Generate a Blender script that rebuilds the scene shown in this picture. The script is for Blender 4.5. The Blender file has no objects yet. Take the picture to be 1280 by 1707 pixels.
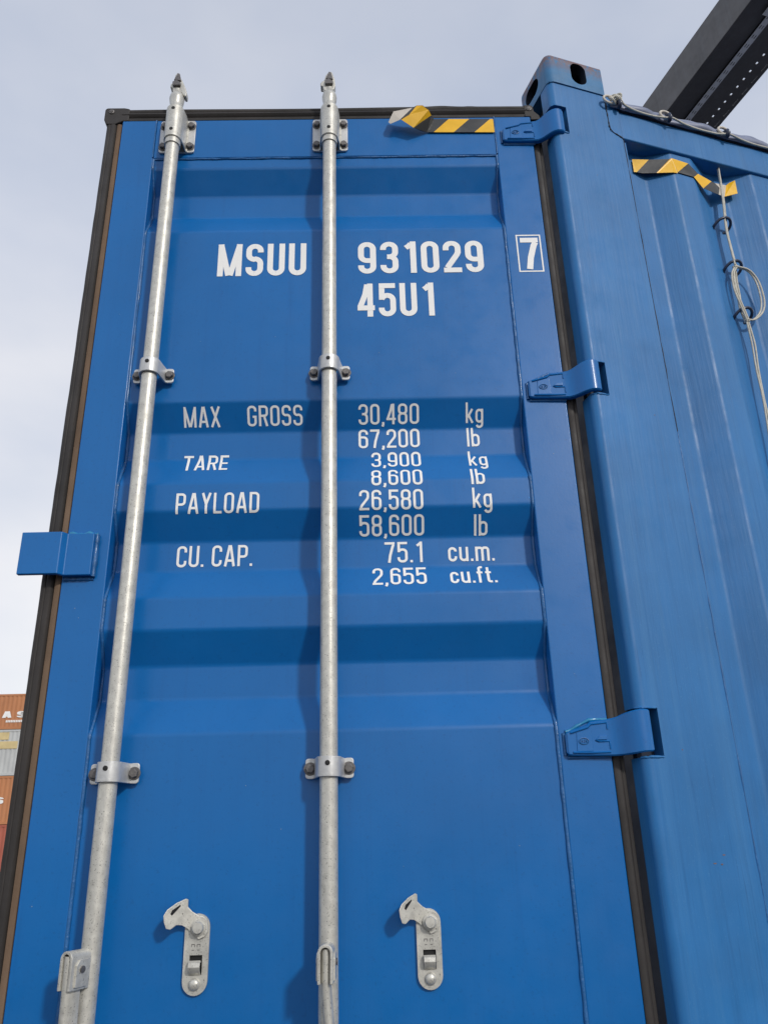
import bpy, math, random
from mathutils import Vector, Matrix
random.seed(7)
sc = bpy.context.scene
COL = sc.collection
H = 1.3                                   # camera height above the yard
rad = math.radians

# ------------------------------------------------------------------ camera
cam = bpy.data.cameras.new('camera'); cam_o = bpy.data.objects.new('camera', cam); COL.objects.link(cam_o)
cam.sensor_fit = 'HORIZONTAL'; cam.sensor_width = 36; cam.lens = 1330/1280*36
cam.clip_start = 0.05; cam.clip_end = 2000
R_ = Vector((0.99964654, -0.00896451, -0.0250288)); Dn = Vector((-0.01977364, 0.37858719, -0.92535439)); Fw = Vector((0.01777093, 0.92552222, 0.37827611))
cam_o.matrix_world = Matrix(((R_.x, -Dn.x, -Fw.x, 0), (R_.y, -Dn.y, -Fw.y, 0), (R_.z, -Dn.z, -Fw.z, H), (0, 0, 0, 1)))
sc.camera = cam_o

# ------------------------------------------------------------------ world
SUN_AZ, SUN_EL = rad(31), rad(29)         # azimuth to the right of the door's own normal
sun_dir = Vector((math.sin(SUN_AZ)*math.cos(SUN_EL), -math.cos(SUN_AZ)*math.cos(SUN_EL), math.sin(SUN_EL)))
w = bpy.data.worlds.new('World'); sc.world = w; w.use_nodes = True
nt = w.node_tree; nt.nodes.clear(); N = nt.nodes.new; L = nt.links.new
out = N('ShaderNodeOutputWorld')
sky = N('ShaderNodeTexSky'); sky.sky_type = 'NISHITA'; sky.sun_disc = False
sky.sun_elevation = SUN_EL; sky.sun_rotation = math.atan2(sun_dir.x, sun_dir.y)
bg1 = N('ShaderNodeBackground'); bg1.inputs[1].default_value = 0.07; L(sky.outputs[0], bg1.inputs[0])
tc = N('ShaderNodeTexCoord'); sep = N('ShaderNodeSeparateXYZ'); L(tc.outputs['Generated'], sep.inputs[0])
ramp = N('ShaderNodeValToRGB'); L(sep.outputs['Z'], ramp.inputs[0])
cr = ramp.color_ramp
cr.elements[0].position = 0.0; cr.elements[0].color = (.86, .86, .86, 1)
cr.elements[1].position = 1.0; cr.elements[1].color = (.47, .51, .60, 1)
e = cr.elements.new(.25); e.color = (.84, .835, .85, 1)
e = cr.elements.new(.62); e.color = (.63, .66, .74, 1)
mp = N('ShaderNodeMapping'); mp.inputs['Scale'].default_value = (1.1, 1.1, 2.2); L(tc.outputs['Generated'], mp.inputs[0])
nz = N('ShaderNodeTexNoise'); nz.inputs['Scale'].default_value = 1.7; nz.inputs['Detail'].default_value = 5; nz.inputs['Roughness'].default_value = .5; L(mp.outputs[0], nz.inputs[0])
r2 = N('ShaderNodeValToRGB'); L(nz.outputs[0], r2.inputs[0])
r2.color_ramp.elements[0].position = .33; r2.color_ramp.elements[0].color = (.76, .82, .92, 1)
r2.color_ramp.elements[1].position = .66; r2.color_ramp.elements[1].color = (1.08, 1.07, 1.06, 1)
mul = N('ShaderNodeMix'); mul.data_type = 'RGBA'; mul.blend_type = 'MULTIPLY'; mul.inputs[0].default_value = 1
L(ramp.outputs[0], mul.inputs[6]); L(r2.outputs[0], mul.inputs[7])
bg2 = N('ShaderNodeBackground'); bg2.inputs[1].default_value = .93; L(mul.outputs[2], bg2.inputs[0])
mix = N('ShaderNodeMixShader'); mix.inputs[0].default_value = .9
L(bg1.outputs[0], mix.inputs[1]); L(bg2.outputs[0], mix.inputs[2]); L(mix.outputs[0], out.inputs[0])

# ------------------------------------------------------------------ sun
sl = bpy.data.lights.new('sun', 'SUN'); sl.energy = 1.5; sl.angle = rad(5.0); sl.color = (1, .955, .89)
so = bpy.data.objects.new('sun', sl); COL.objects.link(so); so.rotation_euler = sun_dir.to_track_quat('Z', 'Y').to_euler(); so.location = (0, -20, 30)
vs = sc.view_settings; vs.view_transform = 'Standard'; vs.look = 'None'; vs.exposure = .27; vs.gamma = 1; vs.use_curve_mapping = False

# ------------------------------------------------------------------ mesh helpers
class MB:
    def __init__(s): s.v = []; s.f = []; s.m = []
    def add(s, vs, fs, mi=0):
        b = len(s.v); s.v += [tuple(p) for p in vs]; s.f += [tuple(b+i for i in f) for f in fs]; s.m += [mi]*len(fs); return s
    def box(s, x0, x1, y0, y1, z0, z1, fn=None, mi=0):
        P = [(x, y, z) for x in (x0, x1) for y in (y0, y1) for z in (z0, z1)]
        if fn: P = [fn(*p) for p in P]
        return s.add(P, [(0, 1, 3, 2), (4, 6, 7, 5), (0, 4, 5, 1), (2, 3, 7, 6), (0, 2, 6, 4), (1, 5, 7, 3)], mi)
    def prism(s, poly, a, b, fn, mi=0):       # poly of 2-d points, extruded from a to b; fn(u, v, t) -> point
        n = len(poly)
        P = [fn(u, v, a) for u, v in poly]+[fn(u, v, b) for u, v in poly]
        F = [tuple(range(n))[::-1], tuple(range(n, 2*n))]+[(i, (i+1) % n, n+(i+1) % n, n+i) for i in range(n)]
        return s.add(P, F, mi)
    def band(s, path, th, a, b, fn):          # open 2-d path thickened to its left, extruded from a to b
        n = len(path); o = []
        for i, p in enumerate(path):
            q0 = path[max(i-1, 0)]; q1 = path[min(i+1, n-1)]
            d = Vector((q1[0]-q0[0], q1[1]-q0[1])).normalized(); o.append((p[0]-d.y*th, p[1]+d.x*th))
        P = []
        for t in (a, b):
            P += [fn(u, v, t) for u, v in path]+[fn(u, v, t) for u, v in o]
        F = []
        for i in range(n-1):
            F += [(i, i+1, 2*n+i+1, 2*n+i), (n+i, 3*n+i, 3*n+i+1, n+i+1), (i, n+i, n+i+1, i+1), (2*n+i, 2*n+i+1, 3*n+i+1, 3*n+i)]
        F += [(0, 2*n, 3*n, n), (n-1, 2*n-1, 4*n-1, 3*n-1)]
        return s.add(P, F)
    def tube(s, path, r, k=10, cap=True):
        path = [Vector(p) for p in path]; n = len(path); P = []; F = []
        t0 = (path[1]-path[0]).normalized(); up = Vector((0, 0, 1)) if abs(t0.z) < .9 else Vector((0, 1, 0))
        nn = t0.cross(up).normalized()
        for i, p in enumerate(path):
            t = (path[min(i+1, n-1)]-path[max(i-1, 0)]).normalized()
            nn = (nn-t*nn.dot(t)).normalized(); bb = t.cross(nn)
            rr = r[i] if isinstance(r, (list, tuple)) else r
            P += [p+(nn*math.cos(2*math.pi*j/k)+bb*math.sin(2*math.pi*j/k))*rr for j in range(k)]
        for i in range(n-1):
            for j in range(k): F.append((i*k+j, i*k+(j+1) % k, (i+1)*k+(j+1) % k, (i+1)*k+j))
        if cap: F += [tuple(range(k))[::-1], tuple((n-1)*k+j for j in range(k))]
        return s.add(P, F)
    def lathe(s, prof, c, k=24, ax='z'):      # prof: (radius, height)
        P = []; F = []
        for r, h in prof:
            for j in range(k):
                a = 2*math.pi*j/k; x, y = r*math.cos(a), r*math.sin(a)
                P.append((c[0]+x, c[1]+y, c[2]+h) if ax == 'z' else (c[0]+x, c[1]-h, c[2]+y))
        for i in range(len(prof)-1):
            for j in range(k): F.append((i*k+j, i*k+(j+1) % k, (i+1)*k+(j+1) % k, (i+1)*k+j))
        F += [tuple(range(k))[::-1], tuple((len(prof)-1)*k+j for j in range(k))]
        return s.add(P, F)
    def grid(s, rows, mi=0):
        n = len(rows[0]); P = [p for r in rows for p in r]
        F = [(i*n+j, i*n+j+1, (i+1)*n+j+1, (i+1)*n+j) for i in range(len(rows)-1) for j in range(n-1)]
        return s.add(P, F, mi)

LOC = {}
def empty(name, loc, label=None, cat=None, group=None):
    o = bpy.data.objects.new(name, None); COL.objects.link(o); o.location = loc; o.empty_display_size = .1
    LOC[o] = Vector(loc); tag(o, label, cat, group); return o
def tag(o, label=None, cat=None, group=None, kind=None):
    if label: o['label'] = label
    if cat: o['category'] = cat
    if group: o['group'] = group
    if kind: o['kind'] = kind
    return o
def build(name, mb, mats, parent=None, loc=None, smooth=None, bevel=0, seg=2, solid=0):
    """mesh given in world coordinates; the object's origin goes to loc (default: the parent's origin)"""
    if loc is None: loc = LOC[parent] if parent else Vector((0, 0, 0))
    loc = Vector(loc)
    me = bpy.data.meshes.new(name)
    me.from_pydata([Vector(p)-loc for p in mb.v], [], mb.f)
    for m in (mats if isinstance(mats, (list, tuple)) else [mats]): me.materials.append(m)
    me.polygons.foreach_set('material_index', mb.m)
    import bmesh
    bm = bmesh.new(); bm.from_mesh(me); bmesh.ops.recalc_face_normals(bm, faces=bm.faces); bm.to_mesh(me); bm.free()
    o = bpy.data.objects.new(name, me); COL.objects.link(o); LOC[o] = loc
    if parent: o.parent = parent; o.location = loc-LOC[parent]
    else: o.location = loc
    if smooth:
        me.polygons.foreach_set('use_smooth', [True]*len(me.polygons)); me.set_sharp_from_angle(angle=rad(smooth))
    if solid:
        md = o.modifiers.new('solid', 'SOLIDIFY'); md.thickness = solid; md.offset = 0
    if bevel:
        md = o.modifiers.new('bevel', 'BEVEL'); md.width = bevel; md.segments = seg; md.limit_method = 'ANGLE'; md.angle_limit = rad(35); md.harden_normals = bool(smooth)
        if not smooth:
            me.polygons.foreach_set('use_smooth', [True]*len(me.polygons)); me.set_sharp_from_angle(angle=rad(30)); md.harden_normals = True
    return o
def dup(src, parent, loc, rot=None):
    o = src.copy(); COL.objects.link(o); o.parent = parent; o.location = Vector(loc)-LOC[parent]; LOC[o] = Vector(loc)
    if rot: o.rotation_euler = rot
    return o

# ------------------------------------------------------------------ materials
def mat(name, col, rough=.5, metal=0, coat=0, bump=0, bump_scale=200, var=.0, var_scale=4, streak=0, streak_col=(0.02, .02, .02), speck=0, speck_col=(.1, .1, .1), speck_scale=300, spec=.5, rvar=.1, rust=0, bstretch=(1, 1, 1), fine=0, chalk=(.30, .38, .47)):
    m = bpy.data.materials.new(name); m.use_nodes = True; nt = m.node_tree; N = nt.nodes.new; L = nt.links.new
    b = nt.nodes['Principled BSDF']; b.inputs['Roughness'].default_value = rough; b.inputs['Metallic'].default_value = metal
    b.inputs['Specular IOR Level'].default_value = spec
    if coat: b.inputs['Coat Weight'].default_value = coat; b.inputs['Coat Roughness'].default_value = .12
    tc = N('ShaderNodeTexCoord'); cur = None
    def noise(scale, detail=4, stretch=(1, 1, 1), rgh=.55):
        mp = N('ShaderNodeMapping'); mp.inputs['Scale'].default_value = stretch; L(tc.outputs['Object'], mp.inputs[0])
        n = N('ShaderNodeTexNoise'); n.inputs['Scale'].default_value = scale; n.inputs['Detail'].default_value = detail; n.inputs['Roughness'].default_value = rgh; L(mp.outputs[0], n.inputs[0]); return n.outputs[0]
    def rmp(src, a, b2, lo=0., hi=1.):
        r = N('ShaderNodeMapRange'); r.inputs[1].default_value = a; r.inputs[2].default_value = b2; r.inputs[3].default_value = lo; r.inputs[4].default_value = hi; L(src, r.inputs[0]); return r.outputs[0]
    def mx(fac, A, B):
        x = N('ShaderNodeMix'); x.data_type = 'RGBA'
        L(fac, x.inputs[0]) if not isinstance(fac, float) else None
        for i, q in ((6, A), (7, B)):
            if isinstance(q, tuple): x.inputs[i].default_value = (*q[:3], 1)
            else: L(q, x.inputs[i])
        return x.outputs[2]
    n0 = noise(var_scale, 6)
    lo = tuple(c*(1-var) for c in col); hi = tuple(min(1, c*(1+var)) for c in col)
    cur = mx(rmp(n0, .3, .7), lo, hi)
    if streak:
        s1 = noise(1, 5, (45, 45, 1.1), .65); s2 = noise(1, 3, (160, 160, 5), .6)
        mlt = N('ShaderNodeMath'); mlt.operation = 'MULTIPLY'; L(rmp(s1, .48, .75), mlt.inputs[0]); L(rmp(s2, .4, .65), mlt.inputs[1])
        m3 = N('ShaderNodeMath'); m3.operation = 'MULTIPLY'; L(mlt.outputs[0], m3.inputs[0]); m3.inputs[1].default_value = streak
        cur = mx(m3.outputs[0], cur, streak_col)
        s3 = noise(1, 4, (30, 30, .7), .6)
        cur = mx(rmp(s3, .5, .8, 0, streak*.45), cur, chalk)
    if fine:
        s6 = noise(1, 4, (260, 260, 6), .7); s7 = noise(3, 3)
        mf = N('ShaderNodeMath'); mf.operation = 'MULTIPLY'; L(rmp(s6, .56, .68, 0, fine), mf.inputs[0]); L(rmp(s7, .4, .6), mf.inputs[1])
        cur = mx(mf.outputs[0], cur, streak_col)
    if speck:
        s4 = noise(speck_scale, 3, (1, 1, 1), .7)
        cur = mx(rmp(s4, .60, .68, 0, speck), cur, speck_col)
        s5 = noise(7, 3)
    if rust:
        r1 = noise(55, 6, (1, 1, .7), .7)
        tr = N('ShaderNodeSeparateXYZ'); L(tc.outputs['Object'], tr.inputs[0])
        hz = rmp(tr.outputs['Z'], rust[0], rust[1])
        mm = N('ShaderNodeMath'); mm.operation = 'MULTIPLY'; L(hz, mm.inputs[0]); L(rmp(r1, .40, .52), mm.inputs[1])
        cur = mx(mm.outputs[0], cur, (.20, .095, .06))
    L(cur, b.inputs['Base Color'])
    L(rmp(noise(18, 5), .3, .7, rough-rvar, rough+rvar), b.inputs['Roughness'])
    if bump:
        bp = N('ShaderNodeBump'); bp.inputs['Strength'].default_value = bump; bp.inputs['Distance'].default_value = .002
        L(noise(bump_scale, 3, bstretch), bp.inputs['Height']); L(bp.outputs[0], b.inputs['Normal'])
    return m
M = {}
M['blue'] = mat('blue_paint', (.0012, .132, .415), .35, coat=.12, bump=.05, bump_scale=190, var=.07, var_scale=3, speck=.35, speck_col=(.004, .085, .27), speck_scale=150, streak=.22, streak_col=(.003, .075, .26), rvar=.07, spec=.42, chalk=(.010, .165, .43))
M['oldblue'] = mat('weathered_blue_paint', (.020, .160, .415), .48, bump=.24, bump_scale=120, bstretch=(1, 1, .06), var=.12, var_scale=5, streak=.55, streak_col=(.008, .085, .24), speck=.35, speck_col=(.06, .22, .44), speck_scale=220, spec=.42, fine=.5, chalk=(.10, .27, .48))
M['fitting'] = mat('fitting_paint', (.035, .165, .35), .55, bump=.5, bump_scale=90, var=.14, var_scale=14, streak=.6, streak_col=(.03, .07, .13), rust=(.045, .108), fine=.3, chalk=(.13, .25, .40))
M['teal'] = mat('touch_up_paint', (.015, .22, .42), .35, coat=.4, bump=.4, bump_scale=60, var=.2, var_scale=20)
M['weld'] = mat('weld_paint', (.016, .12, .33), .4, coat=.2, bump=.8, bump_scale=180, var=.2, var_scale=40)
M['galv'] = mat('galvanised_steel', (.60, .585, .53), .44, metal=.45, bump=.14, bump_scale=240, var=.16, var_scale=60, speck=1., speck_col=(.15, .145, .13), speck_scale=330, rvar=.12, streak=.3, streak_col=(.25, .24, .22), chalk=(.7, .69, .65))
M['galvplate'] = mat('galvanised_plate', (.60, .60, .59), .42, metal=.45, bump=.25, bump_scale=120, var=.16, var_scale=30, speck=.3, speck_col=(.3, .3, .3), speck_scale=260)
M['bolt'] = mat('dull_bolt_steel', (.17, .16, .155), .5, metal=.6, bump=.3, bump_scale=300, var=.2, var_scale=90)
M['black'] = mat('black_plug_and_shade', (.006, .006, .006), .6)
M['rubber'] = mat('black_rubber', (.034, .030, .028), .62, var=.35, var_scale=6, spec=.45, chalk=(.07, .055, .045), streak=.45, streak_col=(.012, .01, .009), bump=.2, bump_scale=80)
M['dirtyrubber'] = mat('dusty_rubber', (.16, .105, .068), .75, var=.35, var_scale=5, spec=.3, chalk=(.22, .16, .11), streak=.5, streak_col=(.06, .045, .035), bump=.2)
M['white'] = mat('white_marking', (.90, .89, .865), .42, var=.03)
M['yellow'] = mat('yellow_tape', (.90, .50, .008), .38, var=.08, var_scale=30, bump=.15, bump_scale=60)
M['tapeblack'] = mat('black_tape', (.045, .045, .043), .34, var=.2, var_scale=30, bump=.15, bump_scale=60)
M['backing_glare'] = mat('tape_backing_and_glare', (.62, .57, .50), .6, var=.08, var_scale=30)  # bare backing on the door tape, painted glare on the wall tape
M['tarp'] = mat('grey_blue_tarpaulin', (.21, .24, .35), .42, coat=.15, var=.18, var_scale=9, bump=.5, bump_scale=14)
M['rope'] = mat('cream_wire_rope', (.56, .54, .47), .5, var=.15, var_scale=60, bump=.7, bump_scale=420)
M['navy'] = mat('dark_blue_paint', (.010, .022, .06), .35, coat=.3, var=.2, var_scale=40)
M['boom'] = mat('dark_grey_steel', (.115, .112, .114), .55, var=.18, var_scale=3, streak=.2, streak_col=(.03, .03, .03), bump=.2, bump_scale=30)
M['tray'] = mat('grey_tray_steel', (.80, .82, .84), .5, metal=0, var=.1)
M['concrete'] = mat('yard_asphalt', (.062, .061, .060), .85, var=.25, var_scale=.6, bump=.4, bump_scale=30, speck=.4, speck_col=(.03, .03, .03), speck_scale=3)
M['block'] = mat('block_concrete', (.32, .31, .29), .85, var=.2, var_scale=3, bump=.4)
M['orange'] = mat('orange_container_paint', (.50, .205, .085), .6, var=.10, var_scale=.8, streak=.25, streak_col=(.2, .09, .05))
M['redbrown'] = mat('red_brown_container_paint', (.40, .11, .07), .6, var=.15, var_scale=.8)
M['greyc'] = mat('pale_grey_container_paint', (.52, .53, .52), .6, var=.12, var_scale=.9, streak=.2, streak_col=(.25, .24, .22))
M['buff'] = mat('buff_logo_paint', (.66, .52, .26), .6, var=.15, var_scale=1.5)
M['inside_shade'] = mat('interior_and_recess_shade', (.012, .02, .04), .7)  # interior colour, near-black so it also paints the shade in recesses
M['wood'] = mat('plywood_floor', (.16, .10, .06), .6, var=.2)

# ------------------------------------------------------------------ frames of reference
Y = 1.6255                                # plane of the open door leaf
TH = rad(17)
P0 = Vector((.48863616, 1.58, 0)); SD = Vector((math.cos(TH), math.sin(TH), 0)); OD = Vector((math.sin(TH), -math.cos(TH), 0))
def SF(s, o, z): return P0+SD*s+OD*o+Vector((0, 0, z+H))       # side-wall frame: along, out, up
def Wd(x, y, z): return Vector((x, y, z+H))
def XZ(u, v, t): return Wd(u, t, v)                            # polygon in the door plane, extruded along y
def XY(u, v, t): return Wd(u, v, t)                            # polygon in plan, extruded along z

# ------------------------------------------------------------------ ground
g = MB(); S_ = 600; g.grid([[(-S_, -S_, 0), (S_, -S_, 0)], [(-S_, S_, 0), (S_, S_, 0)]])
tag(build('ground', g, M['concrete']), kind='structure')

# ------------------------------------------------------------------ the container
ZB = -.848                                 # underside of its corner fittings, relative to the lens
root = empty('shipping_container', Wd(P0.x, P0.y, ZB), 'tall blue open top shipping container with a door leaf swung open on galvanised lock rods', 'container')
# door profile: (z, recess)
O, I = .004, .040
prof = [(1.7008, O), (1.6677, O), (1.6016, I), (1.5309, I), (1.4545, O), (.9534, O), (.8879, I), (.8189, I), (.7444, O), (.6789, O), (.6166, I), (.5487, I), (.4800, O), (.4108, O), (.3418, I), (.2724, I), (.2007, O), (-.345, O), (-.41, I), (-.48, I), (-.55, O), (-.62, O)]
def soften(pr, r=.006):
    o = [pr[0]]
    for a, b, c in zip(pr, pr[1:], pr[2:]):
        A, B, C_ = Vector(a), Vector(b), Vector(c)
        p = B+(A-B).normalized()*r; q = B+(C_-B).normalized()*r
        for t in (0, .33, .67, 1): o.append(tuple(p*(1-t)**2+B*2*t*(1-t)+q*t*t))
    return o+[pr[-1]]
sp = soften(prof)
xl, xr = -.5625, .3640
def xr_at(z): return .3640
p = MB()
xs = [xl+(xr-xl)*i/8 for i in range(9)]
p.grid([[Wd(x, Y+o, z) for x in xs] for z, o in sp])
door = build('door_panel', p, M['blue'], root, smooth=60); md = door.modifiers.new('wn', 'WEIGHTED_NORMAL'); md.keep_sharp = True; md.weight = 100
fr = MB()
fr.box(-.6559, xl, Y, Y+.05, H-.70, H+1.8394); o_st = build('door_stile', fr, M['blue'], root, bevel=.003)
fr = MB(); fr.box(xr, .4652, Y, Y+.05, H-.70, H+1.8394); build('door_stile', fr, M['blue'], root, bevel=.003)
fr = MB(); fr.box(xl+.001, xr-.001, Y+.001, Y+.05, H+1.7040, H+1.8394); build('door_header', fr, M['blue'], root, bevel=.002)
fr = MB(); fr.box(xl+.001, xr-.001, Y+.001, Y+.05, H-.70, H-.622); build('door_sill', fr, M['blue'], root, bevel=.002)
fr = MB(); fr.box(xl, xr, Y+.046, Y+.050, H-.622, H+1.7040); build('door_back', fr, M['inside_shade'], root)
# welds along the panel's border
wb = MB()
zz = [a for a in sp]
def densify(pr, d=.02):
    o = []
    for a, b in zip(pr, pr[1:]):
        n = max(1, int(math.dist(a, b)/d)); o += [(a[0]+(b[0]-a[0])*i/n, a[1]+(b[1]-a[1])*i/n) for i in range(n)]
    return o+[pr[-1]]
dz = densify(sp)
wb.tube([Wd(xl+.002+random.uniform(-.0004, .0004), Y+o-.001, z) for z, o in dz], [.0042+random.uniform(-.0008, .0008) for _ in dz], 6)
wb.tube([Wd(xr-.002+random.uniform(-.0004, .0004), Y+o-.001, z) for z, o in dz], [.0042+random.uniform(-.0008, .0008) for _ in dz], 6)
wx = [xl+(xr-xl)*i/70 for i in range(71)]
wb.tube([Wd(x, Y+.0035, 1.7008+random.uniform(-.0005, .0005)) for x in wx], [.0032+random.uniform(-.0005, .0005) for _ in wx], 6)
build('weld_bead', wb, M['weld'], root, smooth=60)
# a crisp groove where the header meets the stiles
for x in (xl-.0005, xr-.0005):
    gx = MB(); gx.tube([Wd(x+random.uniform(-.0003, .0003), Y, 1.705+.134*i/20) for i in range(21)], .0022, 6)
    build('header_weld', gx, M['weld'], root, smooth=60)

# rubber gasket: profile (distance outwards, recess)
def gasket(name, pr, m, path_fn, ts):
    b = MB(); b.grid([[path_fn(d, o, t) for d, o in pr] for t in ts]); return build(name, b, m, root, smooth=35)
lip = [(.000, .010), (.002, .003), (.008, .001), (.0135, .003), (.015, .009)]
outer = [(.015, .012), (.0175, .004), (.021, .0005), (.027, .0000), (.031, .0010), (.0325, .0022), (.034, .0010), (.039, .0015), (.043, .0045), (.0445, .012), (.043, .05), (.0, .05)]
rightg = [(0, .012), (.002, .005), (.006, .0035), (.013, .003), (.0165, .0045), (.019, .0085), (.021, .0085), (.024, .0075), (.0265, .013), (.027, .026), (.027, .05), (0, .05)]
zs = [-.70+i*(1.829+.70)/60 for i in range(61)]
wob = [random.uniform(-.0012, .0012) for _ in zs]
b = MB(); b.grid([[Wd(-.6559-d-.0004, Y+o, z) for d, o in lip] for z in zs]); build('gasket_lip', b, M['dirtyrubber'], root, smooth=40)
b = MB(); b.grid([[Wd(-.6559-d*(1+wob[i]*8*(d/.04)), Y+o, z) for d, o in outer] for i, z in enumerate(zs)]); build('gasket', b, M['rubber'], root, smooth=40)
b = MB(); b.grid([[Wd(.4652+d+.0004, Y+o+.002, z) for d, o in rightg] for z in zs]); build('gasket', b, M['rubber'], root, smooth=40)
# swollen rubber patch along the top
bump = lambda x: .004*math.exp(-((x-.22)/.035)**2)+.002*math.exp(-((x-.3)/.01)**2)+.0012*math.sin(x*9)
xs2 = [-.66+i*(.47+.66)/90 for i in range(91)]
topg = [(.000, .008), (.003, .003), (.010, .001), (.014, .006), (.017, .002), (.023, -.002), (.029, .001), (.031, .004), (.035, .001), (.041, .001), (.0445, .008), (.043, .05), (0, .05)]
b = MB(); b.grid([[Wd(x, Y+o, 1.8396+d*(1+bump(x)*22*(d/.045))) for d, o in topg] for x in xs2]); build('gasket', b, M['rubber'], root, smooth=40)
def corner(x0, x1, z0, z1, ear):
    pl = [(x0, z0), (x1, z0), (x1, z1), (x0, z1)]
    b = MB(); b.prism(ear, Y-.0005, Y+.05, XZ); return build('gasket_corner', b, M['rubber'], root, bevel=.003)
corner(0, 0, 0, 0, [(-.675, 1.828), (-.6565, 1.8398), (-.640, 1.8398), (-.640, 1.8845), (-.655, 1.8885), (-.703, 1.8885), (-.7085, 1.883), (-.7085, 1.845), (-.7035, 1.838), (-.7005, 1.828)])
corner(0, 0, 0, 0, [(.4655, 1.828), (.4655, 1.8398), (.450, 1.8398), (.450, 1.8835), (.470, 1.8835), (.4760, 1.879), (.478, 1.86), (.4905, 1.845), (.4950, 1.828)])
def screw(x, z, y):
    b = MB(); b.lathe([(.0075, 0), (.0075, .002), (.005, .003)], Wd(x, y, z), 16, 'y')
    b.box(x-.005, x+.005, y-.0042, y-.003, z+H-.0009, z+H+.0009); b.box(x-.0009, x+.0009, y-.0044, y-.003, z+H-.005, z+H+.005)
    return build('gasket_screw', b, M['bolt'], root, loc=Wd(x, y, z))
screw(-.689, 1.873, Y-.0005); screw(.464, 1.868, Y-.0005)

# ------------------------------------------------------------------ lock rods
bolt = MB(); bolt.lathe([(.0125, 0), (.0125, .0018)], (0, 0, 0), 20, 'y'); bolt.lathe([(.0088, .0018), (.0092, .003), (.0092, .0085), (.0078, .0098)], (0, 0, 0), 6, 'y')
RY = 1.584; RR = .0173
first_bolt = None
def put_bolt(parent, x, y, z):
    global first_bolt
    rot = (0, random.uniform(0, 6), 0)
    if first_bolt is None:
        first_bolt = build('bolt', bolt, M['bolt'], None, loc=(0, 0, 0), bevel=.0008); first_bolt.parent = parent; first_bolt.location = Wd(x, y, z)-LOC[parent]; LOC[first_bolt] = Wd(x, y, z); first_bolt.rotation_euler = rot
    else: dup(first_bolt, parent, Wd(x, y, z), rot)
def rrect(x0, x1, z0, z1, r, n=4):
    o = []
    for cx, cz, a0 in ((x1-r, z0+r, -90), (x1-r, z1-r, 0), (x0+r, z1-r, 90), (x0+r, z0+r, 180)):
        for i in range(n+1):
            a = rad(a0+90*i/n); o.append((cx+r*math.cos(a), cz+r*math.sin(a)))
    return o
def saddle_path(rx, half, flange, r):
    """plan view of a bent strap over the rod, from left flange end to right flange end"""
    yb = Y-.0045; pts = [(rx-half, yb), (rx-flange-.004, yb), (rx-flange, yb-.003)]
    a0 = 200
    pts += [(rx-r*1.12, RY+.014)]
    for i in range(0, 13): a = rad(180+180*i/12); pts.append((rx+r*math.cos(a), RY+r*math.sin(a)))
    pts += [(rx+r*1.12, RY+.014), (rx+flange, yb-.003), (rx+flange+.004, yb), (rx+half, yb)]
    return pts
def plug(rx, z, y, parent):
    b = MB(); b.lathe([(.0048, -.003), (.0048, .0006), (.003, .0012)], Wd(rx, y, z), 14, 'y'); build('rivet', b, M['black'], parent, loc=Wd(rx, y, z))
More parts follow.
